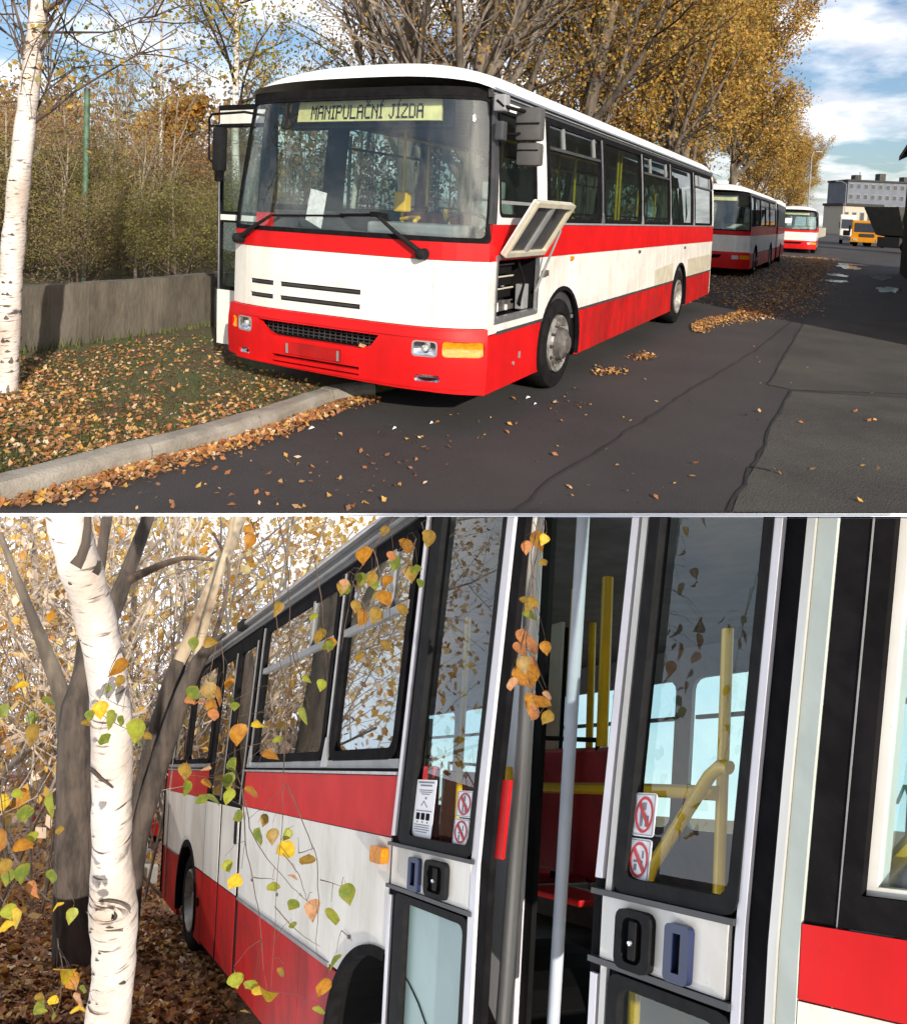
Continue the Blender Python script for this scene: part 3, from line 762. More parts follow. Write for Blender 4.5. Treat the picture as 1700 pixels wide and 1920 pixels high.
def wheel(parent, xf, u, w, out, r=.485, front=False):
    ax = (0, out, 0)
    tyre = obj('wheel', lathe([(.30, -.28), (.44, -.28), (r-.015, -.25), (r, -.2), (r, -.06), (r-.02, -.01), (r-.07, .012), (.33, .008), (.30, -.02), (.30, -.28)], 40, (u, w, r), ax), M['tyre'], parent, xf, True)
    if tyre is None: return
    if front:
        obj('rim', lathe([(.305, -.02), (.300, .015), (.285, .02), (.262, .006), (.245, -.035), (.20, -.02), (.165, .02)], 40, (u, w, r), ax), M['rim'], tyre, xf, True)
        obj('hub', lathe([(.175, .02), (.16, .075), (.12, .09), (.09, .12), (.03, .125), (0.001, .125)], 24, (u, w, r), ax), M['hub'], tyre, xf, True)
        nuts = MB()
        for q in range(10):
            t = q*math.pi/5; nuts.add(lathe([(.016, .02), (.016, .05), (.001, .052)], 6, (u+.205*math.cos(t), w+out*-.012, r+.205*math.sin(t)), ax))
        obj('wheel_nuts', nuts.out(), M['hub'], tyre, xf)
    else:
        obj('rim', lathe([(.305, -.02), (.298, .012), (.28, .015), (.25, -.03), (.19, -.12), (.17, -.10), (.11, -.09), (.08, -.04), (.001, -.04)], 40, (u, w, r), ax), M['rim'], tyre, xf, True)
WINS = [(1.62, 3.33, 1), (3.45, 5.22, 0), (5.33, 7.06, 1), (7.17, 9.02, 0), (9.2, 11.12, 1)]
def bus(base_xf, label, group, L=11.3, hero=False, seats=True, dim=False, wins=WINS, cat='bus', name='bus', display=True, u0=.30, front=True, wheels=(2.09, 8.1), xfo=None):
    root = thing(name, (u0, BW/2, 0), label, cat, group, base_xf)
    xf = base_xf
    st = .12 if hero else .35
    O = lambda nm, VF, m, parent=root, smooth=False, **k: obj(nm, VF, M[m], parent, xf, smooth, **k)
    arches = [circ((u, .48), .60, 30 if hero else 18) for u in wheels]
    wm = 'dirtywhite'; rm = 'red' if hero else 'red'
    zs, zt, zb, zk = 1.424, 1.735, .80, .285
    hatch = rect(.44, 1.38, .895, 1.46)
    for S, side in ((S_drv, 0), (S_door, 1)):
        uu = u0 if side == 0 else u0+0
        O('red_band', sheet(S, rect(uu, L, zs+.002, zt), step=st*2, t=.03), 'red')
        hl = list(arches)
        if hero and side == 0: hl.append(hatch)
        if hero and side == 1: 
            hl.append(rect(.36, 1.5, .3, 1.42))
        # panels with seams between them
        cuts = [uu, 1.46, 2.82, 5.2, 7.3, L] if hero else [uu, L]
        for a, b in zip(cuts[:-1], cuts[1:]):
            for P in pieces(a+.002, b-.002, zb, zs-.002, [(u, .48) for u in wheels], .60):
                hh = [h for h in hl[len(arches):] if np.mean(h, 0)[0] > a and np.mean(h, 0)[0] < b and max(p[0] for p in P) > max(q[0] for q in h)]
                O('white_panel', sheet(S, P, hh, step=st, t=.03), wm)
            for P in pieces(a+.003, b-.003, zk, zb-.012, [(u, .48) for u in wheels], .60): O('skirt_panel', sheet(S, P, (), step=st, t=.03, off=-.004), 'dullred' if a > 2 else 'red')
        for a, b in [(uu+.2, wheels[0]-.5), (wheels[0]+.5, wheels[1]-.5), (wheels[1]+.5, L-.05)]: O('skirt_rail', sheet(S, rect(a, b, zb-.016, zb+.012), step=.8, t=.02, off=.006), 'darkgrey')
        for A in arches:
            c = np.mean(A, 0); A2 = circ(c, .555, 30)
            aa = [p for p in A if p[1] > .40]; 
            O('wheel_arch', sheet(S, archring(c, .575, .618), (), step=.3, t=.04, off=.010), 'black')
            O('wheel_well', well(c, 0 if side == 0 else BW, .9 if side == 0 else BW-.9), 'ink')
        # window band
        if hero or side == 0 or True:
            O('window_band', sheet(S, rect(1.55 if (hero and side == 0) else uu, L, zt+.003, 2.80), [rect(a+.03, b-.03, 1.80, 2.755) for a, b, k in wins]+([rect(.46, 1.30, 1.83, 2.735)] if (not (hero and side == 0)) else []), step=st*2.5, t=.035, off=-.006), 'black')
            if not (hero and side == 0): O('window_pane', sheet(S, rect(.46, 1.30, 1.83, 2.735), step=.5, t=.006, off=-.02), 'glass')
            for a, b, k in wins:
                wn = O('window', sheet(S, *ring(a, b, 1.775, 2.77, .035, .06), step=.5, t=.03, off=.004), 'black')
                zz = 2.50 if k else 2.735
                O('pane', sheet(S, rect(a+.03, b-.03, 1.805, zz), step=.6, t=.006, off=-.018), 'glass', wn)
                if k:
                    O('slider_rail', sheet(S, rect(a+.03, b-.03, 2.49, 2.52), step=.6, t=.03, off=.006), 'darkgrey', wn)
                    O('pane', sheet(S, rect(a+.03, b-.03, 2.525, 2.74), step=.6, t=.006, off=-.012), 'glass', wn)
                    for sx in (a+.33*(b-a)*.75, b-.16*(b-a)): O('slider_bar', sheet(S, rect(sx, sx+.05, 2.525, 2.74), step=.6, t=.025, off=.004), 'grey', wn)
            for i in range(len(wins)-1):
                pb = (wins[i][1]+wins[i+1][0])/2
                O('pillar_strip', join(sheet(S, rect(pb-.018, pb+.018, 1.86, 2.76), step=.5, t=.02, off=.002), sheet(S, [(pb-.045, 1.755), (pb+.045, 1.755), (pb+.012, 1.88), (pb-.012, 1.88)], step=.2, t=.02, off=.01)), 'grey' if i else 'alu')
            O('sill_strip', sheet(S, rect(1.55, L-.05, zt+.006, zt+.028), step=1, t=.02, off=.008), 'grey')
        O('rear_corner_post', sheet(S, rect(L-.16, L, zt+.003, 2.80), step=.6, t=.02, off=.004), 'white')
        O('cant_rail', sheet(S, rect(u0+.06, L, 2.803, 2.875), step=1, t=.03, off=-.002), 'darkgrey')
        O('rain_gutter', sheet(S, rect(u0+.1, L, 2.868, 2.89), step=1, t=.05, off=.022), 'alu')
        O('rain_gutter', sheet(S, rect(u0+.1, L, 2.835, 2.845), step=1, t=.03, off=.012), 'grey')
    # roof
    nu = 26; us = np.concatenate([np.linspace(0, 1.1, 12), np.linspace(1.3, L-.3, 10), np.linspace(L-.2, L, 4)])
    ws = np.linspace(-1, 1, 27); V = []
    for ud in us:
        for t in ws:
            w = BW/2+t*(BW/2-.075); ue = ufront(w, np.array(2.86))-.03
            u = ue+ud*(L-ue)/L
            g = min(1, ud/1.1); gr = min(1, (L-ud)/.25+.02)
            z = 2.876+(.085+.25*math.sqrt(max(0, 1-(1-g)**2)))*max(0, 1-abs(t)**2.6)**.6*gr**.5
            V.append((u, w, z))
    n = len(ws); F = np.array([[i*n+j, i*n+j+1, (i+1)*n+j+1, (i+1)*n+j] for i in range(len(us)-1) for j in range(n-1)])
    O('roof', (np.array(V), F), 'roof', smooth=True)
    if hero: O('roof_hatch', bbox((3.2, .95, 3.14), (4.0, 1.6, 3.23), .03), 'roof')
    # rear
    Srear = lambda a, b, c: np.stack([L+c+0*a, np.clip(a, 0, BW)+np.where(a < BW/2, 1, -1)*tum(b), b], -1)
    O('rear_panel', sheet(Srear, rect(.0, BW, zk+.03, 2.87), [rect(.25, BW-.25, 1.8, 2.6)], step=.5, t=.03), wm)
    O('rear_window', sheet(Srear, rect(.25, BW-.25, 1.8, 2.6), step=.5, t=.006, off=-.01), 'glass')
    # inside
    O('cabin_floor', box((.45, .05, .70), (L-.05, BW-.05, .74)), 'floor')
    O('cabin_ceiling', box((.55, .12, 2.79), (L-.05, BW-.12, 2.81)), 'interior')
    if seats:
        for S, a0 in ((S_drv, 1.5), (S_door, .5)): O('inner_lining', sheet(S, rect(a0, L-.1, .76, 1.77), step=.8, t=.01, off=-.05), 'darkgrey')
        O('front_lining', sheet(S_front, rect(.1, BW-.1, .8, 1.60), step=.3, t=.01, off=-.06), 'darkgrey')
    O('underbody', box((.7, .25, .36), (L-.3, BW-.25, .66)), 'black')
    if front:
        fs = .11 if hero else .22
        F_in = lambda a, b: (a, b)
        O('front_red_band', sheet(S_front, rect(.0, BW, zs+.002, 1.575), step=fs, t=.03), 'red')
        segs = [(0, .385), (.389, 2.40), (2.404, BW)]
        for a, b in segs:
            hs = []
            if hero and a < 1 < b: hs = [rect(2.03, 2.34, 1.072, 1.118), rect(2.03, 2.34, .945, .99), rect(1.06, 1.95, 1.072, 1.118), rect(1.06, 1.95, .945, .99)]
            O('front_panel', sheet(S_front, rect(a, b, .862, zs-.002), hs, step=fs, t=.02, off=0), 'white', smooth=True)
            if hs:
                O('louvre_back', sheet(S_front, rect(1.0, 2.36, .92, 1.14), step=.2, t=.01, off=-.045), 'ink')
                for h in hs:
                    h = np.array(h); a0, b0 = h.min(0); a1, b1 = h.max(0)
                    O('louvre_slat', sheet(lambda a, b, c, b0=b0, b1=b1: S_front(a, b, c-.03*(b1-b)/(b1-b0)), rect(a0, a1, b0+.006, b1-.012), step=.2, t=.004, off=-.006), 'darkgrey')
        # bumper
        Sb = lambda a, b, c: S_front(a, b, c+.035+.02*np.clip((b-.3)/.25, 0, 1)-.02*np.clip((b-.74)/.1, 0, 1))
        grille = [(2.17, .755), (.83, .755), (.90, .66), (1.0, .622), (1.95, .622), (2.06, .66)]
        hlR = rrect(.325, .525, .618, .75, .03); inR = rrect(.02, .29, .622, .755, .03); hlL = rrect(2.24, 2.43, .618, .755, .03); inL = rrect(2.45, 2.535, .63, .75, .02)
        fgR = rrect(.30, .50, .405, .465, .02); fgL = rrect(2.27, 2.42, .40, .46, .02)
        slots = [rect(1.02, 1.98, .425, .452), rect(1.02, 1.98, .375, .392)]
        if hero:
            bl = [(0, .30), (.4, .325), (1.28, .335), (2.1, .345), (BW, .375)]
            O('bumper', sheet(Sb, bl+[(BW, .857), (0, .857)], [grille, hlR, inR, hlL, inL, fgR, fgL]+slots, step=.07, t=.05), 'red', smooth=True)
            O('bumper_grille', sheet(Sb, rect(.7, 2.3, .58, .79), step=.15, t=.01, off=-.12), 'ink')
            O('grille_mesh', join(*[sheet(Sb, rect(.85+.06*i, .856+.06*i, .63, .75), step=.3, t=.01, off=-.09) for i in range(22)], *[sheet(Sb, rect(.85, 2.15, z, z+.006), step=.15, t=.01, off=-.085) for z in (.65, .68, .71, .74)]), 'darkgrey')
            O('bumper_slot', sheet(Sb, rect(.98, 2.02, .36, .47), step=.2, t=.01, off=-.045), 'ink')
            O('bumper_lip', sheet(Sb, rect(.1, 2.46, .352, .366), step=.1, t=.03, off=.012), 'red', smooth=True)
            O('bumper_brow', sheet(lambda a, b, c: Sb(a, b, c*np.clip(np.minimum(a-.05, 2.5-a)/.3, .05, 1)), rect(.06, 2.5, .775, .84), step=.06, t=.03, off=.014), 'red', smooth=True)
            O('number_plate_holder', sheet(Sb, rrect(1.2, 1.82, .472, .585, .01), step=.2, t=.015, off=.012), 'dullred')
            for a in (1.22, 1.78): O('plate_bracket', sheet(Sb, rect(a, a+.02, .48, .57), step=.2, t=.01, off=.018), 'grey')
            for nm, P, lm in (('headlight', hlR, 'lens'), ('indicator', inR, 'amber'), ('headlight', hlL, 'lens'), ('indicator', inL, 'amber'), ('fog_light', fgR, 'lens'), ('fog_light', fgL, 'lens')):
                lo, hi = np.min(P, 0), np.max(P, 0); c = (lo+hi)/2; h = (hi-lo)/2
                lamp = O(nm, sheet(lambda a, b, cc, c=c, h=h: Sb(a, b, cc-.035*np.clip(1-(((a-c[0])/h[0])**2+((b-c[1])/h[1])**2)*.7, 0, 1)), P, step=.028, t=.006, off=-.012), 'amber' if lm == 'amber' else 'chrome', smooth=True)
                if nm == 'headlight':
                    p = Sb(np.array([c[0]]), np.array([c[1]]), np.array([-.03]))[0]
                    O('bulb_cap', lathe([(.028, -.02), (.028, .014), (.018, .022), (.001, .024)], 14, p, (-1, 0, 0)), 'lens', lamp, True)
                    O('lamp_rim', sheet(Sb, P, [[(c[0]+(x-c[0])*.88, c[1]+(y-c[1])*.86) for x, y in P]], step=.1, t=.02, off=.002), 'grey', lamp)
            O('leaf_caught', (Sb(np.array([.97, 1.01, 1.0, .94]), np.array([.63, .64, .67, .655]), np.array([.0, .02, .015, .0])), [[0, 1, 2, 3]]), 'litter1')
        else:
            O('bumper', sheet(Sb, rect(0, BW, .30, .857), [grille, hlR, inR, hlL], step=.2, t=.05), 'red', smooth=True)
            O('bumper_grille', sheet(Sb, rect(.3, 2.5, .58, .79), step=.3, t=.01, off=-.08), 'ink')
            for P, lm in ((hlR, 'lens'), (inR, 'amber'), (hlL, 'lens')): O('headlight' if lm == 'lens' else 'indicator', sheet(Sb, P, step=.1, t=.01, off=-.005), lm)
        # windscreen
        O('windscreen_gasket', sheet(S_front, rrect(.0, BW, 1.578, 2.80, .03), [rrect(.035, BW-.035, 1.618, 2.775, .035)], step=.12, t=.03, off=.006), 'black', smooth=True)
        O('windscreen', sheet(S_front, rrect(.03, BW-.03, 1.612, 2.78, .03), step=.07, t=.008, off=-.004), 'wind', smooth=True)
        O('front_cornice', sheet(S_front, rect(-.0, BW, 2.80, 2.878), step=.12, t=.05, off=.010), 'black', smooth=True)
        O('dashboard', join(bbox((.22, .25, 1.30), (.75, BW-.3, 1.60), .04), bbox((.55, .2, 1.35), (.95, 1.05, 1.66), .05)), 'darkgrey')
        if display:
            Sd = lambda a, b, c: S_front(BW-a, b, c-.10)
            O('destination_display', sheet(Sd, rect(.60, 2.20, 2.60, 2.785), step=.15, t=.05), 'display')
            O('display_housing', sheet(Sd, rect(.3, 2.3, 2.55, 2.80), step=.15, t=.2, off=-.06), 'black')
            if hero: O('display_lettering', dots(lambda a, b, c: Sd(a, b, c+.0035), 'MANIPULAČNÍ JÍZDA', .77, 2.02, 2.618, 2.782), 'ink')
        # A pillars
        O('front_pillar', join(sheet(S_drv, [(u0-.01, 1.74), (u0+.10, 1.74), (u0+.2, 2.80), (u0+.1, 2.80)], step=.2, t=.04, off=.004)), 'darkgrey')
    if hero:
        O('driver_window_surround', sheet(S_drv, [(u0+.03, 1.738), (1.553, 1.738), (1.553, 2.80), (u0+.16, 2.80)], [rrect(.45, 1.29, 1.80, 2.725, .06)], step=.2, t=.03), 'white')
        w_ = O('driver_window', sheet(S_drv, *ring(.45, 1.29, 1.80, 2.725, .03, .06), step=.3, t=.03, off=.006), 'black')
        O('pane', sheet(S_drv, rect(.47, 1.27, 1.93, 2.70), step=.4, t=.006, off=-.02), 'glass', w_)
        O('lower_pane', sheet(S_drv, rect(.47, 1.27, 1.82, 1.92), step=.4, t=.006, off=-.012), 'glass', w_)
        O('window_bar', sheet(S_drv, rect(.47, 1.27, 1.915, 1.945), step=.4, t=.02, off=.0), 'grey', w_)
    for u in wheels:
        wheel(root, xf, u, .02, -1, front=(u == wheels[0])); wheel(root, xf, u, BW-.02, 1, front=(u == wheels[0]))
    # seats and rails
    if seats:
        st_ = MB()
        for i, u in enumerate(np.arange(2.3, L-1.2, .85)):
            for w in (.14, .60, 1.58, 2.04):
                if w > 1.5 and 4.6 < u < 6.3: continue
                back = bbox((u+.36, w, 1.20), (u+.43, w+.4, 1.80), .03); cush = bbox((u, w, 1.12), (u+.42, w+.4, 1.21), .03)
                s_ = O('seat', join(back, cush, box((u+.15, w+.15, .74), (u+.2, w+.25, 1.12))), 'seat')
                if s_: O('headrest_handle', tube([(u+.42, w+.05, 1.78), (u+.45, w+.05, 1.86), (u+.45, w+.35, 1.86), (u+.42, w+.35, 1.78)], .015, 6), 'blackplastic', s_)
        for u, w in ((1.65, 1.75), (2.75, .78), (4.1, 1.72), (4.5, .78), (5.6, 1.9), (6.35, 1.72), (7.9, .78), (9.2, .78), (3.0, 2.25), (4.9, .3), (5.05, .3)):
            O('handrail_post', tube([(u, w, .74), (u, w, 2.79)], .017, 8), 'yellow')
        for w in (.72, 1.84): O('ceiling_rail', tube([(1.7, w, 2.62), (L-1, w, 2.62)], .017, 8), 'yellow')
    if hero:
        O('ticket_validator', bbox((1.50, 1.62, 1.80), (1.62, 1.78, 2.02), .02), 'yellow')
        O('driver_seat', join(bbox((1.15, .35, 1.05), (1.6, .85, 1.2), .05), bbox((1.5, .38, 1.2), (1.63, .82, 1.95), .06), bbox((1.52, .48, 1.97), (1.6, .72, 2.15), .03)), 'interior')
        O('driver_partition', join(box((1.72, .1, .8), (1.76, .95, 2.3)), box((1.72, .93, .8), (1.78, .99, 2.79))), 'darkgrey')
        O('cab_door_rail', tube([(.95, 1.15, 1.72), (1.1, 1.2, 1.75), (1.5, 1.55, 1.74), (1.55, 1.7, 1.72)], .022, 8), 'yellow')
        O('cab_door_rail', tube([(1.35, .95, 1.6), (1.3, 1.0, 1.76), (1.45, 1.1, 1.83), (1.6, 1.15, 1.83)], .022, 8), 'yellow')
        sw = [(1.03+.12*math.sin(t)*.5, .62+.22*math.cos(t), 1.72+.22*math.sin(t)*.45) for t in np.linspace(0, 2*math.pi, 28)]
        O('steering_wheel', tube(sw, .016, 8, False), 'black')
        O('dashboard_paper', sheet(flatS((.30, 1.99, 1.64), (0, -1, 0), (.10, 0, 1), (-1, 0, .1)), [(0, 0.05), (.2, -.03), (.23, .31), (.03, .35)], step=1, t=.002), 'paper')
        O('dashboard_box', bbox((.35, .35, 1.60), (.8, 1.3, 1.71), .03), 'grey')
        for (a0, z0, a1, z1, a2, z2) in ((2.46, 1.49, 2.05, 1.72, 1.30, 1.75), (.47, 1.47, .92, 1.78, 1.30, 1.76)):
            P = [S_front(np.array([a]), np.array([z]), np.array([c]))[0] for a, z, c in ((a0, z0, .05), ((a0+a1)/2, (z0+z1)/2, .06), (a1, z1, .055))]
            wp = O('wiper', tube(P, [.026, .02, .014], 8), 'blackplastic', smooth=True)
            mids = [S_front(np.array([a]), np.array([z]), np.array([.028]))[0] for a, z in zip(np.linspace(a1+.02*(1 if a1 > a2 else -1), a2, 7), np.linspace(z1, z2, 7))]
            O('wiper_blade', tube(mids, .011, 6), 'black', wp)
            O('wiper_boss', lathe([(.05, -.03), (.045, .05), (.02, .07), (.001, .072)], 16, P[0], (-1, 0, 0)), 'blackplastic', wp, True)
            if a0 < 1: O('wiper_joint', bbox(P[2]-np.array([.02, .05, .025]), P[2]+np.array([.02, .05, .02]), .008), 'black', wp)
        # side lamps
        for i, (u, z) in enumerate(((2.32, 1.385), (5.16, 1.375), (8.35, 1.36))):
            O('side_marker', sheet(S_drv, rrect(u-.04, u+.04, z-.022, z+.022, .015), step=.2, t=.02, off=.02), 'amber' if i == 0 else 'hub')
        O('side_indicator', bbox((1.46, -.035, 1.235), (1.60, .0, 1.295), .012), 'hub')
        O('fuel_flap', sheet(S_drv, rrect(2.83, 3.35, .9, 1.05, .02), step=.3, t=.01, off=.003), 'white')
        O('repaired_panel', sheet(S_drv, [(6.2, .815), (7.5, .815), (7.5, 1.12), (6.2, 1.06)], step=.3, t=.01, off=.003), 'cream')
        O('repaired_panel', sheet(S_drv, [(8.72, .815), (10.9, .815), (11.2, .9), (11.2, 1.15), (8.72, 1.14)], step=.3, t=.01, off=.003), 'cream')
        O('skirt_screw', lathe([(.018, -.005), (.018, .006), (.001, .008)], 10, (.9, 0, .47), (0, -1, 0)), 'grey')
        O('reflector', sheet(S_drv, rect(1.02, 1.05, .5, .56), step=.2, t=.01, off=.004), 'grey')
        # battery bay
        bay = O('battery_bay', join(box((.44, .03, .89), (1.38, .7, .90)), box((.44, .68, .9), (1.38, .7, 1.46)), box((.43, .03, .9), (.44, .7, 1.46)), box((1.38, .03, .9), (1.39, .7, 1.46)), box((.44, .03, 1.46), (1.38, .7, 1.47))), 'ink')
        O('bay_frame', sheet(S_drv, *ring(.425, 1.395, .88, 1.475, .035, .012), step=.4, t=.03, off=.012), 'alu', bay)
        O('bay_sill', bbox((.46, -.01, .895), (1.36, .05, .93), .008), 'alu', bay)
        for i, z in enumerate((.94, 1.06, 1.17, 1.28)):
            O('battery', bbox((.50, .14, z), (1.08, .55, z+.085), .012), 'ink' if i else 'hub', bay)
            O('cell_rail', tube([(.50, .125, z+.09), (1.08, .125, z+.09)], .008, 6), 'cream' if i in (1, 2) else 'hub', bay)
        for i in range(9): O('relay', bbox((.50+.065*i, .10, .95), (.54+.065*i, .15, 1.00+.03*(i % 2)), .004), 'hub' if i % 3 else 'paper', bay)
        O('bay_cable', tube([(1.12, .1, 1.4), (1.2, .06, 1.2), (1.16, .08, 1.0), (1.22, .1, .93)], .014, 6), 'black', bay)
        O('bay_bracket', bbox((1.18, .06, .93), (1.32, .14, 1.17), .01), 'grey', bay)
        O('gas_strut', tube([(1.34, .0, 1.10), (1.36, -.22, 1.70)], [.016, .010], 8), 'grey', bay)
        # open flap
        h0, f0 = np.array([.46, -.015, 1.485]), np.array([.46, -.305, 1.965])
        ev = f0-h0; Lf = np.linalg.norm(ev); ev /= Lf; en = np.cross([1, 0, 0], ev)
        SF = flatS(h0, (1, 0, 0), ev, -en)
        fl = O('battery_flap', sheet(SF, rrect(0, .92, 0, Lf, .02), step=.3, t=.02), 'dirtywhite')
        O('flap_lining', sheet(SF, rect(.06, .86, .05, Lf-.05), step=.5, t=.004, off=-.021), 'darkgrey', fl)
        O('flap_lip', sheet(SF, *ring(0, .92, 0, Lf, .045, .015), step=.4, t=.045, off=-.012), 'cream', fl)
        O('flap_rib', sheet(SF, rect(.40, .47, .04, Lf-.05), step=.3, t=.03, off=-.02), 'grey', fl)
        O('flap_latch', bbox(h0+np.array([.5, 0, 0])+ev*(Lf-.12)+en*.02, h0+np.array([.6, 0, 0])+ev*(Lf-.04)+en*.06, .006), 'darkgrey', fl)
        # driver-side mirror
        mr = O('wing_mirror', bbox((.52, -.30, 2.455), (.64, -.07, 2.735), .03), 'mirrorgrey', smooth=True)
        O('mirror_lower', bbox((.52, -.30, 2.245), (.64, -.09, 2.44), .03), 'mirrorgrey', mr, True)
        O('mirror_ridge', bbox((.51, -.29, 2.59), (.65, -.08, 2.605), .004), 'black', mr); O('mirror_ridge', bbox((.51, -.29, 2.37), (.65, -.1, 2.38), .003), 'black', mr)
        O('mirror_arm', tube([(.34, .02, 2.77), (.34, -.04, 2.72), (.42, -.12, 2.70), (.55, -.16, 2.70)], .016, 8), 'black', mr)
        O('mirror_arm', tube([(.40, .04, 2.50), (.45, -.08, 2.5), (.55, -.13, 2.52)], .013, 8), 'black', mr)
        O('arm_bracket', bbox((.33, -.06, 2.68), (.43, .05, 2.82), .015), 'grey', mr)
        O('camera_box', bbox((.33, -.05, 2.44), (.42, .03, 2.6), .015), 'darkgrey', mr)
        # door-side mirror on a bent tube
        mw = 2.87
        m2 = O('wing_mirror', bbox((.02, mw-.02, 2.12), (.12, mw+.10, 2.56), .03), 'blackplastic', smooth=True)
        O('mirror_tail', bbox((.03, mw-.0, 2.02), (.10, mw+.07, 2.20), .02), 'black', m2, True)
        O('mirror_arm', tube([(.25, 2.45, 2.68), (.08, 2.6, 2.70), (.03, 2.98, 2.68), (.03, 3.02, 2.64), (.04, 3.02, 2.24), (.05, 2.96, 2.20)], .013, 8), 'black', m2)
        O('mirror_arm', tube([(.25, 2.47, 2.58), (.08, 2.6, 2.57), (.04, 3.01, 2.57)], .011, 8), 'black', m2)
        # front door leaf standing open
        du = .62; SDo = flatS((du, BW+.02, 0), (0, 1, 0), (-.02, 0, 1), (-1, 0, 0))
        dw = .82
        dl = O('door_leaf', sheet(SDo, rrect(0, dw, .25, 2.86, .02), [rect(.035, dw-.05, .90, 1.60), rect(.035, dw-.05, 1.72, 2.62)], step=.4, t=.035), 'black')
        O('leaf_edge', sheet(SDo, rect(dw-.035, dw-.02, .86, 2.66), step=.5, t=.02, off=.012), 'alu', dl)
        O('kick_panel', sheet(SDo, rect(.01, dw-.008, .26, .86), step=.4, t=.012, off=.010), 'white', dl)
        O('middle_rail', sheet(SDo, rect(.03, dw-.05, 1.625, 1.685), step=.4, t=.01, off=.010), 'white', dl)
        O('top_rail', sheet(SDo, rect(.03, dw-.03, 2.66, 2.80), step=.4, t=.01, off=.010), 'dirtywhite', dl)
        for a, b in ((.90, 1.60), (1.72, 2.62)): O('door_pane', sheet(SDo, rect(.03, dw-.045, a-.005, b+.005), step=.4, t=.006, off=-.015), 'glass', dl)
    return root

front_xf = busframe((.1587, 5.7835, 0), .4997)
hero = bus(front_xf, 'nearest red and white bus facing the camera, battery flap open on its side', 'buses parked along the road', hero=True)
o2 = np.array(gnd(1400, 521)); o2[2] = 0
second = bus(busframe(o2-np.array([.1, .2, 0]), .4997), 'articulated red and white bus parked behind the nearest one', 'buses parked along the road', L=9.6, seats=False, wins=[(1.62, 3.3, 0), (3.4, 5.0, 1), (5.1, 6.7, 0), (6.8, 9.4, 1)], wheels=(2.1, 7.6))
x2 = busframe(o2-np.array([.1, .2, 0]), .4997)
for i in range(7): obj('bellows', box((9.62+.14*i, .1+.02*(i % 2), .45), (9.72+.14*i, BW-.1-.02*(i % 2), 2.84-.03*(i % 2))), M['black'], second, x2)
x2b = busframe(x2(np.array([10.65, 0, 0]))[0], .4997-.03)
for nm, a, b, m in (('rear_roof', (0, .05, 2.8), (6.3, BW-.05, 3.0), 'roof'), ('rear_window_band', (0, .02, 1.74), (6.3, BW-.02, 2.8), 'darkgrey'), ('rear_red_band', (0, 0, 1.42), (6.3, BW, 1.74), 'red'), ('rear_white_panel', (0, 0, .8), (6.3, BW, 1.42), 'dirtywhite'), ('rear_skirt', (0, 0, .3), (6.3, BW, .8), 'dullred')):
    obj(nm, bbox(a, b, .03), M[m], second, x2b)
wheel(second, x2b, 2.6, -.03, -1)
O3 = np.array(gnd(1527, 476)); O3[2] = 0
bus(busframe(O3, .475), 'small far bus seen nearly head-on, white sheet in its windscreen', 'buses parked along the road', L=11, seats=False)
tag(obj('windscreen_notice', bbox((.1, 1.55, 2.0), (.12, 2.0, 2.35), .004), M['sticker'], None, busframe(O3-DR*.12, .475)), 'white sheet of paper in the windscreen of the farthest bus', 'notice')

# ------------------------------------------------------------------ fence posts, lamps
def post(px, py, top, label):
    g = at(px, py, 14.5 if py > 500 else 14.5); g = gnd(px, py, .55) if False else g
    z0 = 0
    P = thing('fence_post', (g[0], g[1], z0), label, 'fence post', 'green fence posts behind the wall')
    t = at(px, top, g[1])
    obj('post', tube([(g[0], g[1], z0), (g[0]+.02, g[1], t[2])], .055, 10), M['green'], P, smooth=True)
    obj('post_cap', lathe([(.062, 0), (.062, .05), (.001, .07)], 10, (g[0]+.02, g[1], t[2]), (0, 0, 1)), M['darkgrey'], P, smooth=True)
    return g, t
gp, tp = post(157, 535, 170, 'tall green fence post behind the concrete wall, wires fixed to its top')
ends = []
for k, (s, lab) in enumerate(((-9, None), (8.6, 'green fence post seen through the gap by the open bus door'), (17, 'green fence post beyond the windscreen of the nearest bus'))):
    b = np.array([gp[0], gp[1], 0])+DR*s*1.0
    P = thing('fence_post', b, lab or 'green fence post behind the wall at the far left', 'fence post', 'green fence posts behind the wall')
    obj('post', tube([b, b+np.array([.02, 0, tp[2]])], .055, 10), M['green'], P, smooth=True)
    obj('post_cap', lathe([(.062, 0), (.062, .05), (.001, .07)], 10, b+np.array([.02, 0, tp[2]]), (0, 0, 1)), M['darkgrey'], P, smooth=True)
fw = thing('wire_fence', (gp[0], gp[1], 0), 'thin horizontal fence wires strung between the green posts', 'fence')
for z in np.linspace(tp[2]-.15, 1.2, 8):
    pts = []
    for q in range(41):
        s = -9+q*26/40; ph = (s % 8.7)/8.7
        p = np.array([gp[0], gp[1], 0])+DR*s; pts.append((p[0], p[1], z-.05*math.sin(math.pi*ph)))
    obj('wire', tube(pts, .006, 4, False), M['wire'], fw)
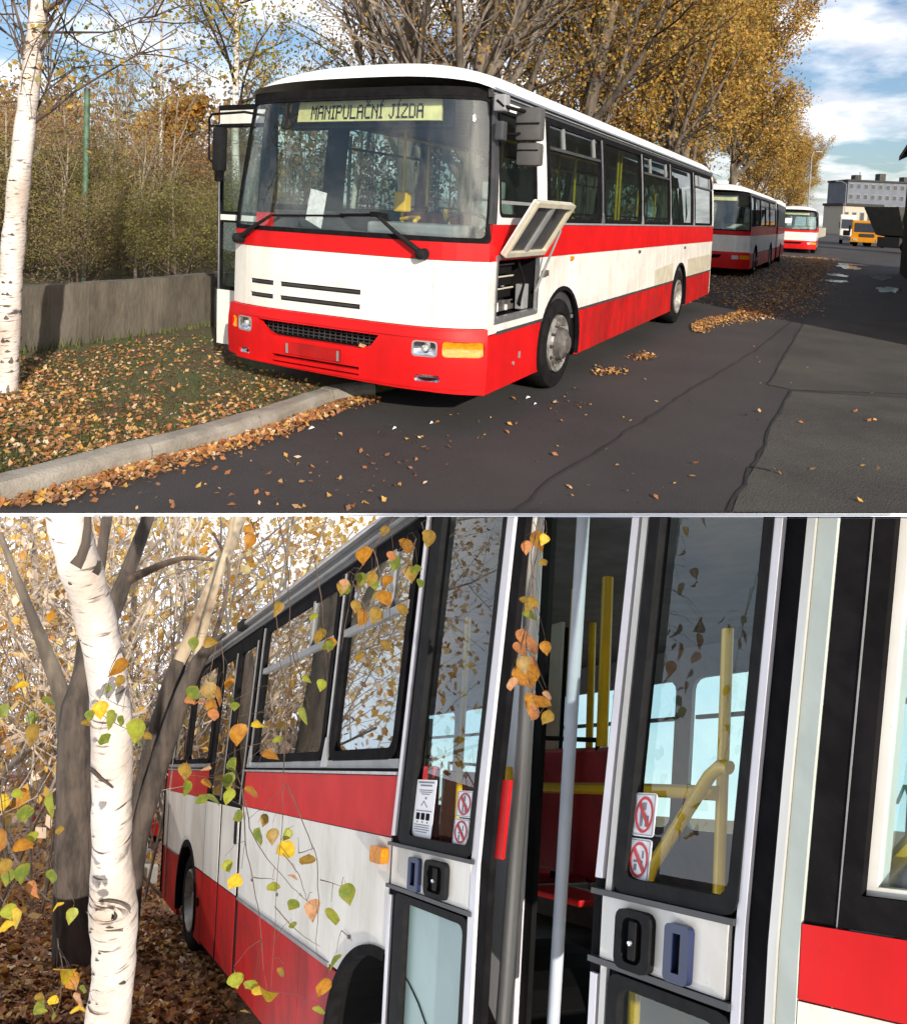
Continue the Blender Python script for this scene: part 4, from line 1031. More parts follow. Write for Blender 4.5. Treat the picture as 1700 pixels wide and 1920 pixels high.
def lamp_post(px, Y, toppx, armdx, label):
    b = at(px, 430, Y); b = np.array([b[0], b[1], 0]); t = at(px, toppx, Y)
    P = thing('street_lamp', b, label, 'street lamp', 'street lamps along the road')
    obj('pole', tube([b, (b[0], b[1], t[2])], [.08, .045], 10), M['grey'], P, smooth=True)
    e = at(px+armdx, toppx-6, Y)
    obj('arm', tube([(b[0], b[1], t[2]-.05), ((b[0]+e[0])/2, Y, e[2]-.02), e], .05, 8), M['grey'], P, smooth=True)
    sgn = 1 if armdx > 0 else -1
    obj('lamp_head', bbox((e[0]-.05 if sgn > 0 else e[0]-.55, Y-.12, e[2]-.06), (e[0]+.55 if sgn > 0 else e[0]+.05, Y+.12, e[2]+.06), .04), M['grey'], P)
lamp_post(1511, 60, 290, 18, 'street lamp with its head showing beyond the tree crowns over the farthest bus')
lamp_post(1580, 140, 345, -9, 'far pale street lamp left of the grey panel block')
lamp_post(1447, 70, 322, 6, 'pale lamp post rising behind the articulated bus')
# pale fence at the end of the road
pf = thing('board_fence', at(1555, 440, 95)*np.array([1, 1, 0]), 'far pale board fence along the road past the last bus', 'fence')
for i in range(16):
    p = far(2.9, 84+i*5.2)
    obj('fence_panel', box((p[0]-.06, p[1]-1.6, 0), (p[0]+.06, p[1]+1.6, 1.7)), M['beige'], pf)
    obj('fence_upright', box((p[0]-.1, p[1]+2.0, 0), (p[0]+.1, p[1]+2.3, 1.9)), M['grey'], pf)

# ------------------------------------------------------------------ far buildings, trucks, shed
def block(px0, px1, ytop, Y, depth, label, storeys, bays, m='panelgrey', name='panel_block', base=428):
    a = at(px0, base, Y); b = at(px1, base, Y); h = at(px0, ytop, Y)[2]
    P = thing(name, (a[0], Y, 0), label, 'building')
    obj('wall', bbox((a[0], Y, 0), (b[0], Y+depth, h), .15), M[m], P)
    obj('roof_edge', bbox((a[0]-.4, Y-.4, h), (b[0]+.4, Y+depth, h+.7), .1), M['shedroof'], P)
    fh = h/storeys; bw = (b[0]-a[0])/bays
    for s in range(storeys):
        for q in range(bays):
            x = a[0]+bw*(q+.22); z = fh*(s+.3)
            w = obj('window', bbox((x, Y-.12, z), (x+bw*.56, Y+.05, z+fh*.5), .05), M['grey'], P)
            obj('pane', box((x+.12, Y-.16, z+.15), (x+bw*.56-.12, Y-.13, z+fh*.5-.15)), M['panelglass'], w)
    for q in range(4 if storeys > 1 else 0):
        x = a[0]+(b[0]-a[0])*(.12+.26*q); obj('roof_vent', bbox((x, Y+3, h+.7), (x+2.2, Y+6, h+2.6+.8*(q % 2)), .1), M['shed'], P)
    return a, b, h
block(1583, 1760, 339, 260, 14, 'long grey panel building on the skyline at the road end', 5, 13)
a_, b_, h_ = block(1577, 1650, 385, 190, 10, 'low pale building with upright pilasters below the grey block', 1, 5, 'beige', 'pilaster_building')
mast = thing('roof_mast', (0, 0, 0), 'thin dark aerial mast above the grey panel building', 'mast')
mt = at(1612, 322, 262); mast.location = (mt[0], mt[1], 0)
obj('mast', tube([(mt[0], mt[1], at(1612, 345, 262)[2]-2), mt], .12, 6), M['shed'], mast)
def truck(px0, px1, ytop, Y, cm, label, tip, turn=-.5):
    a = at(px0, 440, Y); b = at(px1, 440, Y); h = at(px0, ytop, Y)[2]; x0, x1 = a[0], b[0]; w = x1-x0
    P = thing('truck', ((x0+x1)/2, Y, 0), label, 'truck', 'trucks parked at the road end')
    ct, st_ = math.cos(turn), math.sin(turn); mx_ = (x0+x1)/2
    def txf(V):
        V = np.asarray(V, float).reshape(-1, 3); dx, dy = V[:, 0]-mx_, V[:, 1]-Y
        return np.column_stack([mx_+dx*ct-dy*st_, Y+dx*st_+dy*ct, V[:, 2]])
    O = lambda nm, VF, m, p=P, sm=False: obj(nm, VF, M[m], p, txf, smooth=sm)
    O('cab', bbox((x0, Y, .75), (x0+w*.93, Y+2, h), .12), cm)
    O('windscreen', bbox((x0+w*.09, Y-.04, h*.56), (x0+w*.84, Y+.1, h*.90), .03), 'panelglass')
    O('bumper', bbox((x0-.03, Y-.12, .45), (x0+w*.95, Y+.2, .95), .05), cm if tip else 'grey')
    O('grille', bbox((x0+w*.25, Y-.06, 1.0), (x0+w*.7, Y+.05, h*.5), .03), 'black' if not tip else 'darkgrey')
    for q in (.08, .76): O('headlight', bbox((x0+w*q, Y-.16, .6), (x0+w*(q+.11), Y-.1, .8), .02), 'lens')
    for q in (-.08, .95): O('mirror', bbox((x0+w*q, Y-.1, h*.55), (x0+w*(q+.05), Y+.05, h*.8), .02), 'black')
    O('chassis', bbox((x0+w*.15, Y+1.5, .6), (x0+w*.8, Y+7, .95), .04), 'black')
    for q in (0, 1):
        for yy in (Y+.9, Y+4.5, Y+5.8):
            wl = O('wheel', lathe([(.25, -.15), (.5, -.15), (.52, -.1), (.52, .1), (.5, .15), (.25, .15), (.1, .05), (.001, .05)], 20, (x0+.15 if q == 0 else x0+w*.93-.15, yy, .52), (-1 if q == 0 else 1, 0, 0)), 'tyre', P, True)
    if tip:
        O('tipper_body', (np.array([(x0+w*.0, Y+2.3, 1.1), (x0+w*.95, Y+2.3, 1.1), (x0+w*.95, Y+7.2, 1.1), (x0, Y+7.2, 1.1), (x0-.1, Y+2.1, 2.7), (x0+w+.05, Y+2.1, 2.7), (x0+w+.05, Y+7.5, 2.7), (x0-.1, Y+7.5, 2.7)]), BOXF), 'shed')
    else:
        O('box_body', bbox((x0-.05, Y+2.2, 1.0), (x1+.05, Y+8, h+.25), .06), 'white')
truck(1575, 1600, 405, 84, 'white', 'white lorry parked at the far end of the road', False)
truck(1598, 1655, 412, 74, 'truckyellow', 'orange yellow tipper truck parked beside the white lorry', True, -.78)
# raised dark tipper / loader body between truck and shed
tb = at(1668, 445, 60); db_ = thing('tipper_trailer', (tb[0], tb[1], 0), 'dark raised tipper trailer between the yellow truck and the shed', 'trailer')
q0, q1 = at(1656, 440, 60), at(1704, 440, 60); zt_ = at(1660, 388, 60)[2]
obj('tub', (np.array([(q0[0]+.5, 58, 1.4), (q1[0], 58, 1.1), (q1[0], 62, 1.1), (q0[0]+.5, 62, 1.4), (q0[0]-.4, 57.6, zt_), (q1[0]+.4, 57.6, zt_-.1), (q1[0]+.4, 62.5, zt_-.1), (q0[0]-.4, 62.5, zt_)]), BOXF), M['shed'], db_)
for i in range(4):
    x = q0[0]+(q1[0]-q0[0])*(.1+.25*i); obj('tub_rib', box((x, 57.45, 1.5), (x+.12, 57.6, zt_-.1)), M['shedroof'], db_)
obj('frame', bbox((q0[0]+.3, 58.3, .4), (q1[0], 61.4, 1.25), .05), M['shedroof'], db_)
for x in (q0[0]+.9, q0[0]+2.1):
    obj('wheel', lathe([(.2, -.15), (.5, -.15), (.52, -.1), (.52, .1), (.5, .15), (.2, .15), (.001, .1)], 20, (x, 58.2, .52), (0, -1, 0)), M['tyre'], db_, smooth=True)
# shed at the right edge
s0_ = gnd(1688, 512); sx, sy = s0_[0], s0_[1]
shed = thing('shed', (sx, sy, 0), 'dark shed with overhanging eaves at the right edge of the road', 'shed')
DRx, RGx = DR, -LF
ez = at(1688, 300, sy)[2]
def sp(t, w, z): return np.array([sx, sy, 0])+DR*t+RGx*w+np.array([0, 0, z])
def pr(pts, m, nm): 
    V = np.array(pts); obj(nm, (V, BOXF), M[m], shed)
pr([sp(-24, 0, -.05), sp(-24, 7, -.05), sp(0, 7, -.05), sp(0, 0, -.05), sp(-24, 0, ez), sp(-24, 7, ez), sp(0, 7, ez), sp(0, 0, ez)], 'shed', 'wall')
for i in range(30): 
    t = -.1-i*.8; pr([sp(t-.12, -.05, 0), sp(t-.12, -.002, 0), sp(t, -.002, 0), sp(t, -.05, 0), sp(t-.12, -.05, ez-.02), sp(t-.12, -.002, ez-.02), sp(t, -.002, ez-.02), sp(t, -.05, ez-.02)], 'shed', 'wall_batten')
pr([sp(-24.4, -.4, ez+.03), sp(-24.4, 3.5, ez+2.2), sp(.45, 3.5, ez+2.2), sp(.45, -.4, ez+.03), sp(-24.4, -.4, ez+.22), sp(-24.4, 3.5, ez+2.4), sp(.45, 3.5, ez+2.4), sp(.45, -.4, ez+.22)], 'shedroof', 'roof')
pr([sp(-24.4, 3.52, ez+2.2), sp(-24.4, 7.4, ez+.03), sp(.45, 7.4, ez+.03), sp(.45, 3.52, ez+2.2), sp(-24.4, 3.52, ez+2.4), sp(-24.4, 7.4, ez+.22), sp(.45, 7.4, ez+.22), sp(.45, 3.52, ez+2.4)], 'shedroof', 'roof')
pr([sp(-.1, .1, ez), sp(-.1, 6.9, ez), sp(0, 6.9, ez), sp(0, .1, ez), sp(-.1, 3.4, ez+2.1), sp(-.1, 3.6, ez+2.1), sp(0, 3.6, ez+2.1), sp(0, 3.4, ez+2.1)], 'shed', 'gable')

# ------------------------------------------------------------------ trees of the upper street
# near birch at the left edge
bb = gnd(10, 752); by = bb[1]
birch = thing('birch_tree', bb, 'white birch trunk with dark scars at the left edge of the verge', 'tree')
tp_ = [at(px, py, by+dy) for px, py, dy in ((8, 775, 0), (10, 740, 0), (14, 640, .02), (20, 520, .03), (30, 400, .0), (45, 250, -.02), (62, 110, 0), (76, 0, .05), (92, -140, .1), (110, -420, .1))]
rr_ = [.13, .105, .096, .092, .088, .083, .076, .068, .06, .04]
sm = lambda P, n: np.column_stack([np.interp(np.linspace(0, len(P)-1, n), range(len(P)), np.array(P)[:, i]) for i in range(3)])
def smooth_path(P, R, n=40):
    P = sm(P, n); R = np.interp(np.linspace(0, len(R)-1, n), range(len(R)), R)
    for _ in range(4): P[1:-1] = .25*P[:-2]+.5*P[1:-1]+.25*P[2:]
    return P, R
Pb, Rb = smooth_path(tp_, rr_, 50)
Rb = Rb*(1+.035*np.sin(np.arange(50)*1.7)+.03*RNG.normal(0, 1, 50))
obj('trunk', tube(Pb, Rb, 18), M['birchbark'], birch, smooth=True)
def scar(P, face, w, h, parent, m='darkbark', xf=WORLD):
    w, h = w*.7, h*.7   # a black lens-shaped scar raised on the bark
    f = unit(np.array(face)); a = unit(np.cross([0, 0, 1], f))
    V = [P+a*w*x+np.array([0, 0, 1])*h*z+f*y for x, z, y in ((-1, -.2, -.012), (-.4, .35, .006), (0, .9, .010), (.45, .3, .006), (1, -.25, -.012), (.3, -.35, .004), (-.3, -.3, .004))]
    return obj('bark_scar', (np.array(V), [[0, 1, 2, 3, 4, 5, 6]]), M[m], parent, xf)
for i in range(26):
    k = RNG.integers(3, 36); ang = RNG.normal(0, .7); face = np.array([math.sin(ang), -math.cos(ang), 0])
    scar(Pb[k]+face*Rb[k]*1.0, face, RNG.uniform(.02, .055), RNG.uniform(.01, .03), birch)
lim = []; tipsb = []
rb = np.random.default_rng(12)
for (x0, y0, x1, y1, x2, y2, r, dz) in ((48, 110, 30, 20, 10, -60, .022, .0), (82, 60, 100, 25, 130, -30, .026, .1), (75, 95, 110, 40, 150, -40, .016, -.3), (45, 110, 25, 70, -20, 40, .02, .1), (62, 230, 140, 170, 330, 60, .020, .2), (58, 225, 100, 130, 155, 0, .016, .3), (60, 100, 45, -60, 20, -160, .02, 0), (85, 20, 200, -60, 300, -90, .025, .3), (70, 60, 210, 60, 290, 30, .014, -.2)):
    P = sm([at(x0, y0, by), at((x0+x1)/2+4, (y0+y1)/2, by+dz*.5), at(x1, y1, by+dz), at(x2, y2, by+dz*2)], 9)
    lim.append((P, np.linspace(r, r*.25, 9)))
    for q in range(7):
        i = rb.integers(2, 9); d = unit(P[i]-P[i-1]+rb.normal(0, .5, 3)*np.array([1, .6, 1])*.5); 
        b2, t2 = grow(rb, P[i], d, .9*rb.uniform(.5, 1.2), .008, 1, (5,), .8, -.02, .16, lfac=.55); lim += [(p, rr) for p, rr, l in b2]; tipsb += t2
tag(obj('branches', tubes(lim, 4), M['twig'], birch, smooth=True), kind='stuff')
tsel = [t for t in tipsb]
V, F, n = leafcloud(rb, tsel, 1, .028, .06); k = rb.random(n) < .55; V = V.reshape(-1, 4, 3)[k].reshape(-1, 3); F = np.arange(len(V)).reshape(-1, 4)
tag(obj('crown', (V, F), [M['gold4'], M['green1'], M['gold1']], birch, mi=rb.integers(0, 3, len(F))), kind='stuff')
for i in range(34):   # rough dark bark towards the foot
    k = RNG.integers(1, 17); ang = RNG.normal(0, .8); face = np.array([math.sin(ang), -math.cos(ang), 0])
    scar(Pb[k]+face*Rb[k], face, RNG.uniform(.02, .06), RNG.uniform(.03, .10)*(1.3-k/17), birch, 'bark')
# second birch, by the front bus
b2x = at(444, 430, 19)
r2 = tree('birch_tree', (b2x[0], 19, 0), 9.4, .12, 31, 'slender pale birch behind the open door of the nearest bus, sparse yellow green leaves', group=None, mats=[M['gold4'], M['lime'], M['gold1']], weights=[2, 3, 3], per=2, leaf=.05, jit=.18, kids=(20, 7, 5), bark=M['birchbark'], spread=.85, first=.36, lfac=.36, up=.05, droop=.12, branchlev=3)
# branch of leaves reaching into the sky between the two birches
r3 = tree('birch_tree', at(300, 430, 22)*np.array([1, 1, 0]), 8.8, .06, 33, 'thin birch with hanging green leaves between the two white trunks', mats=[M['lime'], M['gold4'], M['gold1']], weights=[3, 3, 2], per=1, leaf=.045, jit=.13, kids=(11, 5, 4), bark=M['birchbark'], spread=.9, first=.45, lfac=.36, up=.03, droop=.16, branchlev=3)
r4 = tree('birch_tree', at(655, 430, 21)*np.array([1, 1, 0]), 9.6, .09, 37, 'yellow green birch showing over the front of the nearest bus roof', mats=[M['gold4'], M['lime'], M['gold1']], weights=[2, 3, 3], per=1, leaf=.05, jit=.16, kids=(20, 7, 5), bark=M['birchbark'], spread=.9, first=.4, lfac=.36, up=.02, droop=.2, branchlev=3)
# row of big autumn trees beyond the buses
rowlab = ['bare-limbed tree rising straight behind the roof of the nearest bus', 'nearly leafless grey tree left of the golden row', 'half-bare tree with sparse gold leaves over the nearest bus', 'tall golden tree with forked trunk behind the bus roof', 'dense golden tree above the rear of the nearest bus',
          'golden brown tree over the articulated bus', 'tall russet tree over the gap between the two rear buses', 'golden tree over the farthest bus', 'smaller ochre tree past the farthest bus', 'far brown tree at the end of the row', 'farthest tree of the row, beside the pale fence']
GM = [M['gold1'], M['gold2'], M['gold3'], M['gold4']]
protoA = None
rows = [(-4.0, 8.5, 0, 9.5), (5.6, 10.5, 0, 11), (6.5, 13.5, 1, 12), (5.5, 17.5, 1, 13.5), (6.5, 23, 2, 14), (5.4, 29.5, 2, 14), (6.2, 38, 2, 15), (5.2, 48, 2, 15), (5, 62, 2, 11.5), (5, 84, 2, 11), (5.5, 118, 2, 12)]
rows[0] = (6.8, 9.8, 0, 10)
spec = {0: dict(per=1, leaf=.045, kids=(15, 8, 8), weights=[1, 2, 2, 1], sp=.62), 1: dict(per=5, leaf=.06, kids=(16, 8, 8), weights=[3, 3, 2, 2], sp=.66), 2: dict(per=9, leaf=.085, kids=(17, 8, 8), weights=[4, 3, 2, 2], sp=.7)}
proto = {}
seeds = {0: 41, 1: 52, 2: 63}
for i, (w, t, k, h) in enumerate(rows):
    p = far(w, t); base = (p[0], p[1], 0)
    if k not in proto or i in (3, 5):
        s = spec[k]
        rt = tree('autumn_tree', base, h, .26 if k < 2 else .30, seeds[k]+i, rowlab[i], group='autumn trees along the wall', mats=GM, weights=s['weights'], per=s['per'], leaf=s['leaf'], jit=.28, kids=s['kids'], spread=s['sp'], first=.16, lfac=.46, up=.16, twigm=M['greytwig'] if k == 0 else M['twig'], branchlev=2)
        proto[k] = (rt, h)
    else:
        rt, ph = proto[k]; sc = h/ph
        copy_thing(rt, base, (sc, sc, sc), i*1.7, rowlab[i])
# thicket beyond the wall: shrubs and thin stems, each its own thing
shr = []
sdef = [('rust brown', [M['gold3'], M['foilbrown'], M['gold2']]), ('olive', [M['gold4'], M['green2'], M['foilbrown']]), ('dull green', [M['green2'], M['green1'], M['gold4']]), ('brown leafless', [M['foilbrown'], M['gold3']])]
rs = np.random.default_rng(77)
def shrub_proto(k, seed):
    nm, ms = sdef[k]
    return tree('shrub', at(-900, 430, 24)*np.array([1, 1, 0]), 3.2, .05, seed, 'x', 'shrub', 'shrubs beyond the wall', mats=ms, per=4 if k < 3 else 2, leaf=.034, jit=.16, kids=(9, 7, 7), spread=.85, first=.04, lfac=.62, up=.1, twigm=M['twig'], bark=M['twig'])
protos = [shrub_proto(k, 90+k) for k in range(4)]
used = set()
places = []
for i in range(40):
    px = -60+i*13.4 % 560; px = -70+(i*97) % 575; Y = (13.5, 16.5, 20, 25)[i % 4]+rs.uniform(-.8, .8)
    p = at(px, 430, Y)
    g = 1.0
    if px < 90: k = 0 if i % 4 > 1 else 1
    elif px < 260: k = (1, 2, 3, 3)[i % 4]
    else: k = (2, 1, 3, 0)[i % 4]
    H = {0: .52, 1: .68, 2: .86, 3: 1.02}[i % 4]*rs.uniform(.8, 1.1)*(1.1 if px < 90 else .9)
    places.append((px, Y, p, k, H))
places.sort(key=lambda q: q[0])
for j, (px, Y, p, k, H) in enumerate(places):
    near = 'just behind the wall' if Y < 15 else 'second row back' if Y < 18.5 else 'deep in the thicket' if Y < 22.5 else 'at the thicket back'
    side = 'left edge' if px < 0 else 'by the birch' if px < 110 else 'by the green post' if px < 210 else 'right of the green post' if px < 330 else 'by the bus door' if px < 420 else 'behind the windscreen'
    lab = f'{sdef[k][0]} shrub {near}, {side}'
    while lab in used: lab += ', taller' if ', taller' not in lab else ' still'
    used.add(lab)
    if k not in [u[0] for u in shr]:
        r = protos[k]; r.location = (p[0], p[1], 0); r.scale = (H, H, H); r['label'] = lab; shr.append((k, 1))
    else:
        r = copy_thing(protos[k], (p[0], p[1], 0), (H*rs.uniform(.9, 1.2), H*rs.uniform(.9, 1.2), H), rs.uniform(0, 6.28), lab)
# golden conical tree and thin pale stems
gl = at(318, 430, 27)
tree('golden_tree', (gl[0], gl[1], 0), 4.9, .10, 71, 'golden orange pointed tree standing above the thicket', mats=[M['gold1'], M['gold2'], M['amberleaf']], weights=[3, 3, 2], per=5, leaf=.10, jit=.22, kids=(22, 6, 5), spread=1.0, first=.05, lfac=.30, up=.05)
stems = [(190, 17, 5.2, 'thin pale birch stem just right of the green post'), (228, 18, 5.6, 'forked thin birch stem midway between post and bus door'), (272, 15.5, 4.6, 'leaning thin birch stem left of the open bus door'), (62, 20, 5.0, 'thin pale stem behind the near birch trunk'), (200, 22, 6.0, 'bare grey stem deep in the thicket'), (110, 14.5, 3.6, 'low pale stem between birch and green post'), (255, 14.2, 3.4, 'short pale stem close behind the wall'), (330, 16, 5.0, 'thin pale stem left of the bus mirror'), (140, 23, 6.6, 'tall thin stem left of the green post'), (20, 15, 4.4, 'stem behind the lower birch trunk')]
for i, (px, Y, h, lab) in enumerate(stems):
    p = at(px, 430, Y)
    tree('birch_sapling', (p[0], p[1], 0), h*.8, .036, 130+i, lab, group='thin birches in the thicket', mats=[M['gold3'], M['foilbrown'], M['gold4']], per=1, leaf=.026, jit=.1, kids=(9, 5, 4), bark=M['stemgrey'], twigm=M['greytwig'], spread=.6, first=.35, lfac=.42, up=.12, lean=(rs.uniform(-.12, .15), 0))
# bare grey far wood
rf = np.random.default_rng(5); polys = []; LV = []
for i in range(420):
    x = rf.uniform(-75, 14); y = rf.uniform(42, 70)
    h = rf.uniform(6, 9.5)*(1 if x > -40 else .8)
    br, tips = grow(rf, (x, y, 0), (rf.normal(0, .05), 0, 1), h, .07, 1, (9,), .45, .15, .05, lfac=.28, first=.2); polys += [(P, R) for P, R, l in br]; LV += tips
tag(obj('far_wood_trunks', tubes(polys, 3), M['twig']), 'bare grey wood far behind the thicket', 'wood', kind='stuff')
V, F, n = leafcloud(rf, LV, 2, .22, .4)
tag(obj('far_wood_foliage', (V, F), [M['foilbrown'], M['gold3'], M['green2'], M['gold2']], mi=rf.choice(4, n, p=[.4, .2, .25, .15])), 'brown and green foliage of the far wood', 'wood', kind='stuff')

# ================================================================== LOWER STREET
P0 = np.array([-.232, 2.745]); UB = unit(np.array([-.478, .878])); NB = np.array([-UB[1], UB[0]])
def loc_side(V):
    V = np.asarray(V, float).reshape(-1, 3)
    xy = P0+V[:, :1]*UB+V[:, 1:2]*NB
    return np.column_stack([xy, V[:, 2]])
xfB = hillx(loc_side)
def lean(z): return -.065*np.maximum(0, np.asarray(z, float)-1.5)
def SB(a, b, c): return np.stack([a, c+lean(b), b], -1)
def lp(px, py, o):     # point of the bus (s, o, z) seen at a pixel, at inset o from the side
    d = hp(px, py, 1.)-np.array([0, 0, EYE2]); t = (P0@NB+o)/(d[:2]@NB); P = d*t
    return np.array([(P[:2]-P0)@UB, o, P[2]+EYE2])
# ground and sky
def lsheet(name, pts, m, z, kind='structure'):
    P = [np.array(p, float) for p in pts]
    V = np.array([(*p, z) for p in P]); return tag(obj(name, (V, [list(range(len(P)))]), m, None, HILL), kind=kind)
M['leafground'] = mat('leaf_strewn_ground', (.40, .21, .10), .9, col2=(.17, .09, .048), scale=22, bump=1.0, bscale=30, detail=9, c2pos=(.38, .62))
lsheet('leaf_strewn_ground', [(-4.7, 4.4), (5, 4.4), (60, 70), (-57, 70)], M['leafground'], 0)
th = np.linspace(rad(-35), rad(215), 60); V = []
for t in th:
    x, y = 66*math.cos(t), 6+62*math.sin(t)
    for z in (-1.2, -12, -30, -50, -75): V.append((x, y, z))
F = np.array([[i*5+j, i*5+j+1, (i+1)*5+j+1, (i+1)*5+j] for i in range(59) for j in range(4)])
n0 = len(V); V += [(-62, 7.2, -.9), (62, 7.2, -.6), (62, 69, -.9), (-62, 69, -.9), (-62, 4.6, -.05), (62, 5.3, -.08)]  # unseen glowing ceiling below the deck, added as sky fill and reflection
tag(obj('sky', (np.array(V), F.tolist()+[[n0, n0+1, n0+2], [n0, n0+2, n0+3], [n0+4, n0+5, n0+1], [n0+4, n0+1, n0]]), M['skysheet']), kind='structure')

# ---- bus seen from its door side
lab2 = 'red and white bus along the lower street with its front door leaves ajar'
bus2 = thing('bus', (2.0, 0, 0), lab2, 'bus', None, xfB)
def O(nm, VF, m, p=bus2, sm=False): return obj(nm, VF, M[m], p or bus2, xfB, sm)
def pl(a0, a1, b0, b1, t=.02, off=0, r=0, step=.3, holes=()):
    return sheet(SB, rrect(min(a0, a1), max(a0, a1), b0, b1, r) if r else rect(min(a0, a1), max(a0, a1), b0, b1), holes, step, t, off)
END = 6.55
arcF, arcR = circ((.03, .48), .57, 34), circ((4.72, .48), .58, 30)
for a, b in ((-.02, 2.50), (3.87, END)):
    O('red_band', pl(a, b, 1.492, 1.722, .03), 'red')
    for P in pieces(a, b, .868, 1.488, [(.03, .48), (4.72, .48)], .57): O('white_panel', sheet(SB, P, (), .2, .03), 'dirtywhite')
for a, b in ((-.02, 1.055), (1.06, 2.50), (3.87, 5.3), (5.31, END)):
    for P in pieces(a, b, .25, .85, [(.03, .48), (4.72, .48)], .57): O('skirt_panel', sheet(SB, P, (), .2, .03, -.003), 'dullred')
O('skirt_rail', pl(.6, 2.5, .852, .872, .02, .008), 'grey'); O('skirt_rail', pl(5.3, END, .852, .866, .02, .006), 'grey')
for c, h in (((.03, .48), arcF), ((4.72, .48), arcR)):
    O('wheel_arch', sheet(SB, archring(c, .545, .585, 24, 94 if c[0] < 1 else 197), (), .3, .05, .012), 'black')
    O('wheel_well', well(c, -.01, -.9, .562), 'ink')
    wo_ = -.30 if c[0] < 1 else -.05
    tw = O('wheel', lathe([(.30, -.26), (.44, -.26), (.475, -.24), (.485, -.2), (.485, -.06), (.465, -.01), (.415, .012), (.33, .008), (.30, -.02)], 40, (c[0], wo_, .485), (0, 1, 0)), 'tyre', None, True)
    O('rim', lathe([(.305, -.02), (.298, .012), (.28, .015), (.25, -.03), (.19, -.1), (.11, -.07), (.08, -.02), (.001, -.02)], 36, (c[0], wo_, .485), (0, 1, 0)), 'rim', tw, True)
O('side_marker', pl(-.0, .115, 1.385, 1.45, .03, .03, .015), 'amber')
for s in (.35, 1.5, 2.1): O('side_lamp', pl(s, s+.02, 1.03, 1.045, .01, .008), 'darkgrey')
O('skirt_seam_handle', pl(4.0, 4.05, .55, .62, .01, .01), 'black')
# window band
WB = [(.02, .80, 1), (.90, 2.36, 1), (3.98, 5.15, 0), (5.28, 6.3, 0)]
O('window_band', pl(-.02, 2.50, 1.79, 2.74, .035, -.01, 0, .4, [rect(a+.02, b-.02, 1.80, 2.68) for a, b, k in WB[:2]]), 'black')
O('window_band', pl(3.87, END, 1.79, 2.74, .035, -.01, 0, .4, [rect(a+.02, b-.02, 1.80, 2.68) for a, b, k in WB[2:]]), 'black')
for a, b, k in WB:
    wn = O('window', sheet(SB, *ring(a, b, 1.785, 2.695, .045, .07), .4, .03, .004), 'black')
    O('pane', pl(a+.04, b-.04, 1.82, 2.38 if k else 2.66, .006, -.012, 0, .5), 'sideglass', wn)
    if k:
        O('slider_rail', pl(a+.03, b-.03, 2.375, 2.41, .03, .008), 'grey', wn)
        O('pane', pl(a+.04, b-.04, 2.41, 2.66, .006, -.006), 'sideglass', wn)
        O('slider_bar', pl(a+.28*(b-a), a+.28*(b-a)+.03, 2.41, 2.66, .02, .006), 'grey', wn)
for s in (.85, 2.43): O('pillar_strip', join(pl(s-.012, s+.012, 1.86, 2.70, .02, .004), sheet(SB, [(s-.045, 1.757), (s+.045, 1.757), (s+.012, 1.9), (s-.012, 1.9)], (), .2, .02, .01)), 'alu')
O('sill_strip', join(pl(-.02, 2.5, 1.726, 1.738, .02, .012), pl(3.87, END, 1.726, 1.738, .02, .012)), 'alu')
O('sill_strip', join(pl(-.02, 2.5, 1.752, 1.788, .02, .004), pl(3.87, END, 1.752, 1.788, .02, .004)), 'grey')
O('sill_gap', join(pl(-.02, 2.5, 1.738, 1.752, .02, 0), pl(3.87, END, 1.738, 1.752, .02, 0)), 'ink')
for z, m, off, h in ((2.742, 'darkgrey', .0, .03), (2.775, 'grey', .012, .012), (2.79, 'darkgrey', .004, .03), (2.823, 'alu', .03, .02)): O('cant_rail', pl(-1.9, END, z, z+h, .04, off), m)
# roof, lowered at the deck into an unseen lid keeping skylight from the cabin
V = []; so_ = np.linspace(-2.4, END, 40); oo = np.linspace(-2.5, -.05, 14)
for s in so_:
    for o in oo:
        t = (o+1.27)/1.22; V.append((s, o, 2.84+.16*math.sqrt(max(0, 1-abs(t)**3))))
V = np.array(V); W = HILL(loc_side(V)); d = (W-CAM)@CUT_N
W = W-np.clip(d+.003, 0, None)[:, None]*CUT_N
F = np.array([[i*14+j, i*14+j+1, (i+1)*14+j+1, (i+1)*14+j] for i in range(39) for j in range(13)])
obj('roof', (W, F), M['roof'], bus2, WORLD, True)
O('roof_hatch_lamp', bbox((3.0, -.30, 2.80), (3.2, -.04, 2.87), .02), 'blackplastic')
# middle door: two leaves, shut
for a, b in ((2.52, 3.17), (3.18, 3.85)):
    dl = O('door_leaf', sheet(SB, rect(a, b, .27, 2.72), [rrect(a+.09, b-.07, 1.52, 2.62, .04)], .25, .03, .004), 'black')
    O('door_pane', pl(a+.07, b-.05, 1.50, 2.64, .006, -.01), 'sideglass', dl)
    O('leaf_white_panel', pl(a+.03, b-.02, .87, 1.47, .004, .006), 'dirtywhite', dl)
    O('leaf_red_panel', pl(a+.03, b-.02, .29, .862, .004, .006), 'dullred', dl)
    O('leaf_strip', pl(a+.035, a+.06, 1.5, 2.64, .006, .008), 'alu', dl)
for s in (2.51, 3.175, 3.86): O('door_seal', pl(s-.02, s+.02, .27, 2.74, .02, -.03), 'ink')
O('door_handle', pl(2.6, 2.63, 1.22, 1.42, .02, .02), 'black')
O('rear_corner', (lambda V, F: (V, F))(*sheet(lambda a, b, c: np.stack([END+.28*np.sin(a), -.28*(1-np.cos(a))+lean(b)+c, b], -1), rect(0, 1.5, .3, 2.74), (), .2, .03)), 'dirtywhite', None, True)
O('corner_louvre', join(*[box((END+.19, -.13, z), (END+.25, -.075, z+.012)) for z in np.arange(.5, 1.6, .035)]), 'darkgrey')
